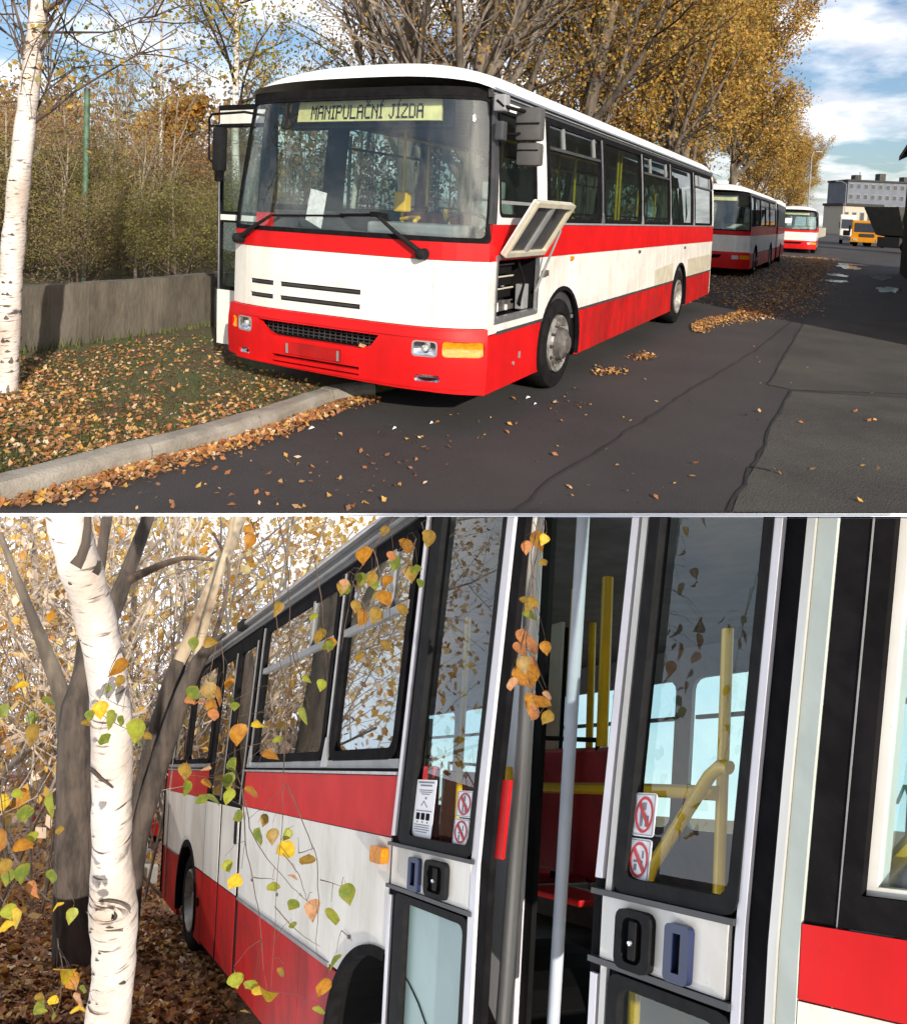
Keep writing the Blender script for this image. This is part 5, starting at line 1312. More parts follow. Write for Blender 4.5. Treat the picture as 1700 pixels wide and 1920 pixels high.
O('rear_strip', pl(END-.42, END-.39, .3, 2.7, .015, .012), 'alu'); O('rear_strip', pl(END-.06, END-.03, .3, 2.7, .015, .012), 'black')
# interior
O('far_side', sheet(lambda a, b, c: np.stack([a, -2.42+0*a-c, b], -1), rect(-2.3, END, .5, 2.75), [rrect(s, s+1.36, 1.50, 2.46, .07) for s in np.arange(-2.05, END-1.4, 1.5)], .4, .03), 'interior')
for s in np.arange(-2.05, END-1.4, 1.5):
    fw_ = O('far_window', sheet(lambda a, b, c: np.stack([a, -2.43+0*a-c, b], -1), rect(s-.01, s+1.37, 1.49, 2.47), (), .5, .006), 'glass')
    if fw_:
        O('far_window_bar', box((s+.55, -2.42, 1.62), (s+.60, -2.38, 2.42)), 'grey', fw_)
        O('far_window_rail', box((s, -2.42, 2.2), (s+1.32, -2.385, 2.225)), 'grey', fw_)
O('ceiling_panel', box((-1.0, -2.4, 2.66), (END, -.1, 2.69)), 'ceiling')
O('cabin_floor', box((-2.2, -2.4, .66), (END, -.62, .70)), 'floor')
O('door_step', box((-1.70, -.62, .38), (.0, -.08, .42)), 'floor'); O('step_riser', box((-1.70, -.62, .42), (-.0, -.60, .66)), 'interior')
O('rear_bulkhead', box((END-.02, -2.4, .3), (END, -.1, 2.7)), 'interior')
def ls(px, py, sv):
    d = hp(px, py, 1.)-np.array([0, 0, EYE2]); t = ((P0+UB*sv)@UB)/(d[:2]@UB); P = d*t
    return ((P[:2]-P0)@NB, P[2]+EYE2)
SF_ = -2.75
wq = [ls(1236, 1205, SF_), ls(1326, 1192, SF_), ls(1322, 1385, SF_), ls(1233, 1392, SF_)]
wq2 = [ls(1347, 1195, SF_), ls(1440, 1170, SF_), ls(1440, 1400, SF_), ls(1344, 1400, SF_)]
O('front_wall', sheet(lambda a, b, c: np.stack([SF_+c+0*a, a, b], -1), rect(-2.45, -.05, .4, 2.75), [wq, wq2], .3, .03), 'cabgrey')
for q in (.36, .58, .78):
    o_ = wq[0][0]+(wq[1][0]-wq[0][0])*q; O('windscreen_bar', box((SF_-.05, o_-.012, wq[3][1]), (SF_-.03, o_+.012, wq[0][1])), 'cabgrey')
O('cab_locker', bbox((SF_+.02, -1.6, .7), (SF_+.5, -.4, 1.45), .03), 'cabgrey')
O('inner_lining', pl(.0, 2.48, 1.10, 1.74, .01, -.04), 'interior'); O('inner_lining', pl(3.89, END, 1.10, 1.74, .01, -.04), 'interior')
def seatB(s, o, z, m='seat', w=.42, cush='seatred'):
    q = O('seat', bbox((s, o-w, z+.1), (s+.07, o, z+.70), .03), m)
    if q:
        O('cushion', bbox((s-.42, o-w, z), (s+.02, o, z+.07), .03), cush, q); O('seat_shell', bbox((s-.43, o-w-.01, z-.06), (s+.02, o+.01, z), .01), 'cream', q); O('grab_handle', tube([(s+.05, o-.05, z+.68), (s+.06, o-.05, z+.76), (s+.06, o-w+.05, z+.76), (s+.05, o-w+.05, z+.68)], .014, 6), 'blackplastic', q)
for s in (1.6, 2.4, 4.4, 5.2, 5.9):
    for o in (-.15, -.62, -1.5, -1.96): seatB(s, o, 1.12)
# seat in the doorway, facing the door
a = lp(1004, 1405, -1.05); b = lp(1128, 1655, -1.05)
sx = O('doorway_seat', bbox((b[0], -1.12, b[2]), (a[0]+.02, -1.05, a[2]), .04), 'seat')
c0 = lp(975, 1668, -.80); c1 = lp(1086, 1690, -.80)
O('cushion', bbox((c1[0], -1.06, c0[2]-.01), (c0[0], -.80, c0[2]+.02), .012), 'seatred', sx)
O('seat_shell', bbox((c1[0]+.005, -1.06, c1[2]-.02), (c0[0], -.81, c0[2]-.012), .008), 'cream', sx)
O('seat_side_pad', bbox((a[0]-.02, -1.1, b[2]-.02), (a[0]+.03, -.98, a[2]-.05), .03), 'blackplastic', sx)
O('grab_handle', tube([lp(1008, 1405, -1.06), lp(1012, 1384, -1.06), lp(1120, 1388, -1.06), lp(1120, 1408, -1.06)], .012, 8), 'blackplastic', sx)
def rail(nm, pts, r, m='yellow', k=12):
    P = [lp(*p) for p in pts]; return O(nm, tube(P, r, k), m, None, True)
rail('door_pole', [(1094, 962, -.24), (1036, 1935, -.24)], .0195, 'cabgrey')
rail('door_shaft', [(1005, 962, -.12), (985, 1360, -.12), (942, 1935, -.12)], .024, 'steel')
rail('yellow_rail', [(997, 1477, -.62), (1180, 1480, -.56), (1345, 1488, -.5)], .021)
rail('yellow_rail', [(1368, 1440, -.42), (1350, 1437, -.42), (1330, 1455, -.42), (1222, 1626, -.42), (1214, 1650, -.42), (1210, 1720, -.42)], .0185)
rail('yellow_rail', [(1364, 1180, -.52), (1345, 1720, -.52)], .0165)
rail('yellow_rail', [(1195, 1720, -.5), (1186, 1935, -.5)], .02)
rail('yellow_rail', [(1142, 1010, -1.0), (1128, 1400, -1.0)], .026)
rail('yellow_rail', [(1112, 1130, -1.5), (1104, 1410, -1.5)], .021)
rail('yellow_rail', [(1132, 1003, -1.0), (1165, 985, -1.0), (1230, 950, -1.0)], .024)
rail('yellow_rail', [(948, 1440, -.2), (950, 1480, -.2)], .024)
O('rail_joint', bbox(lp(1120, 1015, -1.0)-.04, lp(1120, 1015, -1.0)+.04, .01), 'blackplastic'); O('rail_joint', bbox(lp(1115, 1100, -1.5)-.04, lp(1115, 1100, -1.5)+.06, .01), 'blackplastic')
for s, o in ((.25, -1.0), (1.1, -.9), (1.9, -1.0), (2.6, -1.4), (3.8, -.8), (4.6, -1.1)): O('yellow_post', tube([(s, o, .7), (s, o, 2.66)], .018, 8), 'yellow')
# the wall strip inside the doorway's left edge
def vstrip(nm, pxa, pxb, py, o, m, z0=.4, z1=2.64, th=.02):
    a, b = lp(pxa, py, o), lp(pxb, py, o); O(nm, box((b[0], o-th, z0), (a[0], o, z1)), m)
vstrip('doorway_jamb', 930, 1002, 1150, -.28, 'strip'); vstrip('doorway_edge', 1004, 1026, 1150, -.30, 'ink'); vstrip('curtain_strip', 1030, 1052, 1200, -1.3, 'cream', 1.7); vstrip('dark_post', 1054, 1060, 1200, -1.4, 'ink', 1.2)
O('doorway_red_edge', pl(-.70, -.76, 1.49, 1.72, .01, -.02), 'red')
# ---- door leaves
def leaf(nm_off, e0, cs, gk0, g0, g1, cr0, cr1, rb, glassm, lowm, off, label):
    d = O('door_leaf', sheet(SB, rect(rb, e0, .22, 2.95), [rect(g1, g0, .36, 1.285), rect(g1, g0, 1.495, 2.9)], .3, .022, off), 'black')
    d['label'] = label
    O('leaf_strip', pl(cs[0], cs[1], 1.50, 2.93, .012, off+.01), 'strip', d); O('leaf_strip', pl(cs[0], cs[1], .24, 1.28, .012, off+.01), 'strip', d)
    O('leaf_strip', pl(cr0, cr1, .24, 2.93, .014, off+.012), 'strip', d)
    O('glazing_gasket', sheet(SB, rrect(g1-.02, gk0, 1.478, 2.93, .03), [rrect(g1+.004, g0-.004, 1.512, 2.9, .03)], .3, .02, off+.014), 'blackplastic', d)
    O('glazing_gasket', sheet(SB, rrect(g1-.02, gk0, .30, 1.298, .03), [rrect(g1+.004, g0-.004, .36, 1.272, .03)], .3, .02, off+.014), 'blackplastic', d)
    O('lock_band', pl(e0-.045, cr1+.035, 1.322, 1.462, .014, off+.012), 'dirtywhite', d)
    O('band_rail', pl(e0-.01, cr1+.02, 1.463, 1.476, .02, off+.018), 'darkgrey', d); O('band_rail', pl(e0-.01, cr1+.02, 1.306, 1.320, .02, off+.018), 'darkgrey', d)
    O('upper_glass', pl(g0+.01, g1-.01, 1.485, 2.92, 0, off-.012), glassm, d)
    O('lower_glass', pl(g0+.01, g1-.01, .35, 1.295, .006, off-.012), lowm, d)
    return d
OFF = -.004
dL = leaf('l', -.008, (-.03, -.055), -.10, -.175, -.612, -.632, -.672, -.722, 'doorglass', 'aqua', OFF, 'left door leaf with paper notice and pale lower glass')
M['lowdark'] = glassmat('low_door_glass', (.62, .70, .66), .9, .2)
dR = leaf('r', -1.192, (-1.205, -1.228), -1.27, -1.30, -1.588, -1.606, -1.625, -1.668, 'doorglass', 'lowdark', OFF, 'right door leaf with two prohibition stickers')
O('leaf_strip', pl(-1.24, -1.26, .24, 2.93, .012, OFF+.01), 'dirtywhite', dR)
def handle(d, a0, a1, z0, z1):
    h = O('door_handle', sheet(SB, rrect(a1, a0, z0, z1, .022), [rrect(a1+.022, a0-.022, z0+.016, z1-.016, .02)], .05, .02, OFF+.030), 'blackplastic', d, True)
    O('handle_dish', sheet(lambda a, b, c: SB(a, b, c), rrect(a1+.01, a0-.01, z0+.01, z1-.01, .02), (), .05, .006, OFF+.016), 'ink', d)
    m = (a0+a1)/2; zz = (z0+z1)/2
    O('handle_lever', bbox((m-.013, lean(zz)+OFF+.016, z0+.024), (m+.009, lean(zz)+OFF+.032, z1-.022), .006), 'blackplastic', d, True)
    O('lock_barrel', lathe([(.0075, 0), (.0075, .019), (.005, .022), (.001, .022)], 14, (m-.002, OFF+.016, zz-.004), (0, 1, 0)), 'chrome', d, True)
handle(dL, -.355, -.505, 1.328, 1.448); handle(dR, -1.302, -1.408, 1.318, 1.448)
for d, a0, a1 in ((dL, -.225, -.305), (dR, -1.447, -1.512)):
    O('grip_slot', sheet(SB, rrect(a1, a0, 1.325, 1.442, .012), [rect(a1+.022, a0-.022, 1.345, 1.424)], .05, .02, OFF+.028), 'navy', d)
    O('slot_hollow', pl(a0-.015, a1+.015, 1.34, 1.43, .004, OFF+.014), 'ink', d)
# stickers on the glass
def proh(d, a0, a1, z0, z1, kind):
    o = OFF+.001
    s = O('prohibition_sticker', pl(a0, a1, z0, z1, .0015, o, .008), 'sticker', d)
    m = (a0+a1)/2; zz = (z0+z1)/2; rx = abs(a1-a0)*.40; rz = (z1-z0)*.42
    ell = lambda k: [(m+rx*k*math.cos(t), zz+rz*k*math.sin(t)) for t in np.linspace(0, 2*math.pi, 29)[:-1]]
    O('sticker_border', sheet(SB, rect(min(a0, a1)+.004, max(a0, a1)-.004, z0+.003, z1-.003), [rect(min(a0, a1)+.0055, max(a0, a1)-.0055, z0+.0042, z1-.0042)], 1, .0008, o+.0012), 'stickergrey', s)
    if kind == 'food':
        sh = [pl(m+.012, m+.004, zz-.026, zz+.008, .0008, o+.0012), pl(m-.004, m-.014, zz-.026, zz-.002, .0008, o+.0012), pl(m+.008, m-.004, zz+.010, zz+.026, .0008, o+.0012)]
    else:
        sh = [pl(m+.016, m-.012, zz-.006, zz-.001, .0008, o+.0012), pl(m+.014, m+.006, zz-.024, zz-.010, .0008, o+.0012), pl(m-.008, m-.013, zz+.004, zz+.02, .0008, o+.0012)]
    O('sticker_pictogram', join(*sh), 'stickergrey', s)
    O('sticker_ring', sheet(SB, ell(1), [ell(.84)], .02, .0008, o+.0020), 'signred', s)
    w = .09; q = .66
    O('sticker_slash', sheet(SB, [(m+rx*(q+w), zz+rz*(q-w)), (m+rx*(q-w), zz+rz*(q+w)), (m-rx*(q+w), zz-rz*(q-w)), (m-rx*(q-w), zz-rz*(q+w))], (), 1, .0008, o+.0026), 'signred', s)
proh(dR, -1.302, -1.368, 1.605, 1.700, 'food'); proh(dR, -1.298, -1.366, 1.508, 1.600, 'smoke')
proh(dL, -.492, -.590, 1.598, 1.682, 'food'); proh(dL, -.488, -.586, 1.510, 1.594, 'smoke')
nt_ = O('door_notice', pl(-.185, -.335, 1.500, 1.712, .0015, OFF+.001), 'sticker', dL)
ln = []
for z, a, b, h in ((1.700, -.20, -.32, .006), (1.689, -.215, -.305, .006), (1.674, -.21, -.315, .003), (1.667, -.215, -.31, .003), (1.660, -.23, -.295, .003), (1.602, -.20, -.325, .003), (1.553, -.20, -.315, .003), (1.545, -.205, -.31, .003), (1.537, -.20, -.315, .003), (1.529, -.21, -.30, .003)):
    ln.append(pl(a, b, z, z+h, .0006, OFF+.0018))
O('notice_lines', join(*ln), 'stickergrey', nt_)
for q in range(3): O('notice_icon', pl(-.206-.038*q, -.206-.038*q-.028, 1.572, 1.596, .0008, OFF+.0018, .003), 'ink', nt_); O('notice_dot', pl(-.216-.038*q, -.216-.038*q-.008, 1.562, 1.567, .0006, OFF+.0018), 'ink', nt_)
O('notice_drawing', join(sheet(SB, [(-.235, 1.622), (-.255, 1.640), (-.258, 1.637), (-.239, 1.619)], (), 1, .0006, OFF+.0018), sheet(SB, [(-.255, 1.640), (-.285, 1.618), (-.282, 1.615), (-.254, 1.636)], (), 1, .0006, OFF+.0018), pl(-.262, -.275, 1.644, 1.652, .0006, OFF+.0018)), 'stickergrey', nt_)
# ---- front end right of the door
O('front_pillar', pl(-1.672, -1.678, .24, 2.95, .03, .0), 'black')
O('pillar_trim', pl(-1.680, -1.697, .24, 2.95, .03, .012), 'steel'); O('front_pillar', pl(-1.698, -1.735, .24, 2.95, .03, .006), 'pillarpaint')
Q0 = np.array([-1.735, 0]); D2 = np.array([.71, -.71]); D2 = D2/np.linalg.norm(D2)
du_, dn_ = D2@UB, D2@NB
def SC2(a, b, c): return np.stack([-1.735+a*du_-c*(-dn_)*0, a*dn_+c+lean(b), b], -1)
def pq(a0, a1, b0, b1, t=.02, off=0, holes=()): return sheet(SC2, rect(a0, a1, b0, b1), holes, .3, t, off)
O('front_post', pq(.002, .052, .3, 2.9, .03, 0), 'black'); O('front_post_glint', pq(.0525, .0545, .3, 2.9, .03, .002), 'grey')  # the glint is painted in as a thin grey strip
O('front_window_frame', pq(.055, .40, 1.495, 2.9, .03, 0, [rect(.085, .38, 1.55, 2.85)]), 'black')
O('front_window_trim', pq(.086, .101, 1.551, 2.85, .03, -.012), 'dirtywhite'); O('front_window_trim', pq(.10, .38, 1.551, 1.566, .03, -.012), 'dirtywhite')
O('front_pane', pq(.10, .38, 1.56, 2.85, .005, -.02), 'doorglass')
O('front_window_frame', pq(.402, 2.6, 1.495, 2.9, .03, 0, [rect(.46, 2.54, 1.55, 2.85)]), 'black'); O('front_pane', pq(.45, 2.55, 1.54, 2.86, .005, -.02), 'doorglass')
O('front_red_band', pq(.002, 2.6, 1.365, 1.492, .03, .004), 'red'); O('front_white_panel', pq(.002, 2.6, .8, 1.362, .03, .004), 'dirtywhite')
O('cab_panel', bbox(lp(1640, 1700, -.45), lp(1700, 1490, -.75)+np.array([0, 0, 0]), .01), 'grey')
rail('cab_rail', [(1618, 1700, -.12), (1665, 1630, -.12), (1740, 1552, -.12)], .017); rail('cab_post', [(1672, 980, -.55), (1648, 1700, -.55)], .012, 'cream')
O('cab_window_frame', join(box((-2.12, -.52, 1.70), (-2.10, -.50, 2.4)), box((-2.12, -.9, 1.70), (-2.10, -.5, 1.72))), 'grey')
p_ = lp(1695, 1490, -.4)
O('green_sign', sheet(flatS(p_, (-1, 0, 0), (0, 0, 1), (0, 1, 0)), [(-.018, -.02), (-.011, -.02), (0, .012), (.011, -.02), (.018, -.02), (.004, .02), (-.004, .02)], (), 1, .002), 'signgreen')

# ---- trees, leaves and things of the lower street
lb = hp(205, 1990, 2.6)
birch2 = thing('birch_tree', lb, 'nearest white birch of the lower street, knot hole in its trunk', 'tree', None, HILL)
TP = [(192, 2000, 40), (200, 1920, 39), (214, 1830, 37), (214, 1770, 39), (213, 1715, 43), (212, 1670, 40), (209, 1600, 34), (210, 1500, 35), (211, 1400, 37), (208, 1320, 36), (196, 1230, 35), (172, 1130, 37), (146, 1050, 39), (128, 985, 37), (110, 900, 34), (96, 800, 30)]
Pt = [hp(px, py, 2.6) for px, py, w in TP]; Rt = [w/FPX*2.6 for *_, w in TP]
Pt, Rt = smooth_path(Pt, Rt, 70)
Rt = Rt*(1+.018*np.sin(np.arange(70)*1.3)+.012*RNG.normal(0, 1, 70))
obj('trunk', tube(Pt, Rt, 24), M['birchbark'], birch2, HILL, True)
def bark_on(px, py, Y, w, h, m='darkbark'):
    i = np.argmin(abs(HILLpx(Pt)[:, 1]-py)); c = Pt[i]; r = Rt[i]
    dx = (px-HILLpx(Pt)[i, 0])/FPX*2.6; dx = np.clip(dx, -r*.9, r*.9); f = np.array([dx, -math.sqrt(r*r-dx*dx), 0])
    return scar(c+f, f, w, h, birch2, m, HILL)
def HILLpx(P):
    W = HILL(P)-CAM; y = W@F_; return np.column_stack([850+FPX*(W@R_)/y, 481-FPX*(W@U_)/y])
for px, py, w, h in ((165, 1218, .010, .006), (190, 1565, .012, .007), (186, 1590, .006, .004), (205, 1655, .006, .004), (182, 1680, .014, .01), (200, 1800, .018, .01), (185, 1745, .016, .012), (225, 1735, .03, .006), (190, 1820, .02, .012), (240, 1830, .03, .012), (182, 1870, .02, .02), (205, 1780, .012, .01), (188, 1535, .005, .003), (215, 1515, .004, .003), (125, 1135, .012, .01), (150, 1105, .02, .012), (200, 1870, .008, .006), (230, 1600, .004, .003), (172, 1712, .015, .012), (120, 1020, .008, .006)):
    bark_on(px, py, 2.6, w, h)
# knot hole: a raised collar of bark with a dark hollow
i = np.argmin(abs(HILLpx(Pt)[:, 1]-1708)); kc = Pt[i]+np.array([.012, -Rt[i]*.97, 0])
el = lambda a, b, y, k=20: [(kc+np.array([a*math.cos(t), y, b*math.sin(t)*(1 if math.sin(t) > 0 else .8)])) for t in np.linspace(0, 2*math.pi, k+1)[:-1]]
kn = MB(); rings = [el(.062, .040, .035), el(.054, .034, .004), el(.042, .027, -.004), el(.034, .021, .010)]
V = np.array(sum(rings, [])); kn.add((V, [[q*20+j, q*20+(j+1) % 20, (q+1)*20+(j+1) % 20, (q+1)*20+j] for q in range(3) for j in range(20)]))
obj('knot_collar', kn.out(), M['birchbark'], birch2, HILL, True)
obj('knot_core', (np.array(el(.036, .023, .006)), [list(range(20))]), M['darkbark'], birch2, HILL)
obj('knot_hole', (np.array([p*np.array([.42, 1, .62])+np.array([kc[0], 0, kc[2]])*np.array([.58, 0, .38])+np.array([.010, 0, -.004]) for p in el(.036, .023, .0035)]), [list(range(20))]), M['ink'], birch2, HILL)
P = [kc+np.array([.073*math.cos(t), abs(math.cos(t))*.03-.004, .052*math.sin(t)]) for t in np.linspace(.15, math.pi-.1, 12)]
obj('bark_ridge', tube(P, np.array([.002, .004, .005, .005, .006, .006, .005, .006, .005, .005, .004, .002]), 6), M['bark'], birch2, HILL, True)
obj('bark_ridge', tube([kc+np.array([x, -.001+abs(x)*.25, -.052+.01*abs(x)]) for x in np.linspace(-.06, .055, 6)], .003, 5), M['bark'], birch2, HILL, True)
def path(pts, Y): return [hp(px, py, Y if len(q) == 0 else q[0]) for px, py, *q in pts]
for pts, r in (([(142, 1062), (152, 1045), (160, 1020), (164, 990), (166, 940)], [.022, .016, .014, .013, .011]), ([(178, 1076), (184, 1066), (186, 1052)], [.012, .009, .006]), ([(168, 1440), (185, 1456), (212, 1478)], [.007, .008, .003])):
    obj('branch_stub', tube(path(pts, 2.53), r, 8), M['darkbark'], birch2, HILL, True)
# dark trunks behind
def trunk_tree(label, segs, m, Y, base, name='tree'):
    T = thing(name, base, label, 'tree', None, HILL)
    for i, (pts, mm) in enumerate(segs):
        P = [hp(px, py, Y+(q[0] if q else 0)) for px, py, w, *q in pts]; R = [w/FPX*Y for px, py, w, *q in pts]
        P, R = smooth_path(P, R, 24); R = R*(1+.04*RNG.normal(0, 1, 24))
        obj('trunk' if i == 0 else 'limb', tube(P, R, 12), M[mm], T, HILL, True)
    return T
trunk_tree('thick dark trunk standing just left behind the near birch', [([(142, 1840, 42), (140, 1780, 38), (142, 1600, 35), (142, 1450, 35), (147, 1350, 33), (158, 1280, 27), (176, 1220, 21), (212, 1150, 16), (235, 1080, 13), (275, 985, 11), (300, 900, 9)], 'darkbark'), ([(138, 1420, 24), (120, 1310, 17), (76, 1195, 11), (30, 1080, 7), (0, 1000, 5)], 'bark'), ([(148, 1370, 20), (160, 1200, 14), (186, 1070, 10), (205, 940, 8)], 'darkbark'), ([(235, 1090, 9), (300, 1060, 6), (345, 1045, 4.5), (400, 1050, 3)], 'twig')], 'darkbark', 6.2, hp(142, 1812, 6.2))
trunk_tree('leaning dark trunk with sunlit-coloured upper limb crossing the rear of the lower bus', [([(222, 1760, 22), (236, 1620, 19), (258, 1520, 17), (288, 1400, 17), (318, 1290, 16), (336, 1240, 14)], 'darkbark'), ([(334, 1248, 13), (358, 1196, 12), (392, 1110, 11), (424, 1040, 10), (447, 975, 9), (470, 900, 8)], 'tan')], 'darkbark', 6.6, hp(222, 1760, 6.6))
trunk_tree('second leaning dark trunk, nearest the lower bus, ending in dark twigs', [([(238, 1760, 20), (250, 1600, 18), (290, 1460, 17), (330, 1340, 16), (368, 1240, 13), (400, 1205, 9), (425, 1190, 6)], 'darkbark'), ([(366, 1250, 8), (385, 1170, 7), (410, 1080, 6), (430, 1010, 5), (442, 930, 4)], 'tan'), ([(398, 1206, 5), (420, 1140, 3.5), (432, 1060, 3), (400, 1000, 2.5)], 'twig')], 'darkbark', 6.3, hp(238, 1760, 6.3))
# background trees down the lower street
BM = [M['palegold'], M['gold1'], M['amberleaf'], M['paletan'], M['gold2']]
labs = ['tan twiggy tree filling the left edge behind the dark trunk', 'brown twiggy tree behind the top of the white birch', 'golden tree between the birch and the leaning trunks', 'bright gold tree behind the leaning trunks', 'brown thicket tree low at the left edge', 'far golden tree beyond the lower bus roof', 'far tan tree at the left edge of the lower street']
for i, (px, Y, h, wts, per, lf) in enumerate(((-40, 9.5, 7.0, [1, 2, 1, 4, 1], 2, .055), (110, 11, 8.5, [2, 2, 1, 4, 1], 2, .06), (255, 12, 8.5, [4, 3, 3, 2, 1], 3, .07), (375, 14, 9.5, [5, 3, 3, 1, 1], 3, .075), (20, 13, 6.5, [2, 3, 1, 4, 2], 3, .07), (500, 22, 12, [3, 3, 3, 3, 1], 2, .12), (-120, 17, 11, [2, 3, 1, 4, 1], 2, .09))):
    g = hp(px, 1440, Y); 
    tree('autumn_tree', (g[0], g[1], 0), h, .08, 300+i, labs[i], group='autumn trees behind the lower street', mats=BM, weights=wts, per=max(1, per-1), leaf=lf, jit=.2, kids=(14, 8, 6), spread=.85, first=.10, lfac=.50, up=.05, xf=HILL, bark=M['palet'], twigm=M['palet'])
# leaf litter
rg = np.random.default_rng(8)
A_ = np.column_stack([rg.uniform(-20, 440, 14000), 1560+(1925-1560)*rg.random(14000)**.8])
C = []
for px, py in A_:
    a1 = hp(px, py, 1.); Yg = EYE2/(EYE2-a1[2]); g = hp(px, py, Yg)
    if Yg < 22: C.append(g)
C = np.array(C); C[:, 2] = 0
V, F, mi = litter('l', C, .036, LM, [2, 4, 6, 1.5, .8], rg, .65)
fl_ = obj('fallen_leaves', (HILL(V), F), LM, mi=mi); tag(fl_, 'thick brown litter of fallen leaves beside the lower bus', 'leaves', kind='stuff')
# far bus front, blocks, people
ob = np.array([(318-850)/FPX*15.8, 15.8, 0])
fb = bus(hillx(busframe(ob, -.42)), 'red and white bus facing the viewer far behind the leaning trunks', None, L=10, seats=False, display=False)
bl = hp(250, 1570, 13.2); 
T = thing('white_slab', (bl[0], bl[1], 0), 'white upright slab showing just right of the near birch trunk', 'slab', None, HILL)
obj('slab', bbox((bl[0]-.22, bl[1], 0.28), (bl[0]+.22, bl[1]+.15, 1.05), .03), M['sticker'], T, HILL); obj('slab_foot', bbox((bl[0]-.26, bl[1]-.04, -.02), (bl[0]+.26, bl[1]+.2, .28), .03), M['kerb'], T, HILL)
bl = hp(258, 1612, 10.6); T = thing('concrete_block', (bl[0], bl[1], 0), 'pale concrete block lying below the white slab', 'block', None, HILL)
obj('block', bbox((bl[0]-.2, bl[1], -.02), (bl[0]+.15, bl[1]+.4, .30), .03), M['cream'], T, HILL)
def person(px, Y, label, top, legs, armx):
    g = hp(px, 1440, Y); gx, gy = g[0], g[1]
    P = thing('person', (gx, gy, 0), label, 'person', None, HILL); o0 = world_origin(P)
    def skin(nm, verts, edges, radii, m):
        W = HILL(np.array(verts)+np.array([gx, gy, 0]))-o0
        me = bpy.data.meshes.new(nm); me.from_pydata(W.tolist(), edges, []); me.materials.append(M[m])
        o = bpy.data.objects.new(nm, me); COL.objects.link(o); o.parent = P
        md = o.modifiers.new('skin', 'SKIN'); sv = me.skin_vertices[0].data
        for q, r in enumerate(radii): sv[q].radius = (r, r); sv[q].use_root = q == 0
        sb = o.modifiers.new('sub', 'SUBSURF'); sb.levels = 1; sb.render_levels = 1
    v = [(0, 0, .92), (.09, 0, .86), (.10, .03, .5), (.10, 0, .06), (.10, -.12, .03), (-.09, 0, .86), (-.10, -.06, .5), (-.11, .02, .06), (-.11, -.1, .03), (0, 0, 1.15), (0, 0, 1.40), (.19, 0, 1.40), (.24, 0, 1.12), (.20+armx, -.12, .9), (.20+armx, -.16, .82), (-.19, 0, 1.40), (-.25, 0, 1.12), (-.26, -.05, .88), (-.26, -.07, .80), (0, -.01, 1.50), (0, -.02, 1.62), (0, -.01, 1.72)]
    e = [(0, 1), (1, 2), (2, 3), (3, 4), (0, 5), (5, 6), (6, 7), (7, 8), (0, 9), (9, 10), (10, 11), (11, 12), (12, 13), (13, 14), (10, 15), (15, 16), (16, 17), (17, 18), (10, 19), (19, 20), (20, 21)]
    r = [.15, .095, .07, .05, .045, .095, .07, .05, .045, .14, .15, .07, .05, .04, .035, .07, .05, .04, .035, .055, .095, .07]
    skin('body', v, e, r, 'skin')
    skin('jacket', [(0, 0, .92), (0, 0, 1.15), (0, 0, 1.40), (.19, 0, 1.40), (.24, 0, 1.12), (.20+armx, -.12, .92), (-.19, 0, 1.40), (-.25, 0, 1.12), (-.26, -.05, .90)], [(0, 1), (1, 2), (2, 3), (3, 4), (4, 5), (2, 6), (6, 7), (7, 8)], [.175, .165, .17, .09, .068, .055, .09, .068, .055], top)
    skin('trousers', [(0, 0, .94), (.09, 0, .86), (.10, .03, .5), (.10, 0, .08), (-.09, 0, .86), (-.10, -.06, .5), (-.11, .02, .08)], [(0, 1), (1, 2), (2, 3), (0, 4), (4, 5), (5, 6)], [.165, .11, .085, .07, .11, .085, .07], legs)
    skin('hair', [(0, .02, 1.66), (0, .02, 1.75)], [(0, 1)], [.10, .085], 'hair')
person(74, 27, 'distant person in an orange top and dark trousers left of the trunk', 'orangecloth', 'navycloth', .03)
person(36, 26, 'distant dark-haired person in pink at the left edge', 'pinkcloth', 'navycloth', -.02)

# ---- hanging birch sprays: twigs and single leaves
def leafmesh(nm, m, seed):
    r = np.random.default_rng(seed)
    out = [(0, 0), (.20, .0), (.40, .10), (.51, .27), (.50, .45), (.40, .64), (.25, .84), (.10, 1.02), (0, 1.16)]
    mid = [(0, 0), (0, .08), (0, .18), (0, .32), (0, .48), (0, .65), (0, .84), (0, 1.02), (0, 1.16)]
    V = []; curl = r.normal(.0, .5); fold = r.uniform(.1, .6)
    for side in (1, -1):
        for x, y in out: V.append((side*x*(1+r.normal(0, .04)), y, fold*abs(x)+curl*y*y*.5+r.normal(0, .015)))
    for x, y in mid: V.append((x, y, curl*y*y*.5))
    F = []
    for s in (0, 9):
        for i in range(8):
            q = [18+i, s+i, s+i+1, 18+i+1]; F.append(q if s == 0 else q[::-1])
    n = len(V); V.append((-.012, 0, 0)); V.append((.012, 0, 0)); V.append((0, -.38, .08)); F.append([n, n+1, n+2])
    me = rawmesh(nm, np.array(V), F, m); me.polygons.foreach_set('use_smooth', np.ones(len(F), bool))
    return me
LK = {k: [leafmesh('leaf', M[m], 900+7*j+q) for q in range(6)] for j, (k, m) in enumerate((('y', 'lemon'), ('o', 'amberleaf'), ('g', 'leafgreen'), ('l', 'lime'), ('p', 'pinkleaf'), ('d', 'ochreleaf'), ('r', 'litter2')))}  # amber and ochre leaves have shade on the sprays darkened into their colour
DOWN = HILL(np.array([[0, 1, -1.]]))-HILL(np.array([[0, 1, 0.]])); DOWN = Vector(DOWN[0]).normalized()
rl = np.random.default_rng(21)
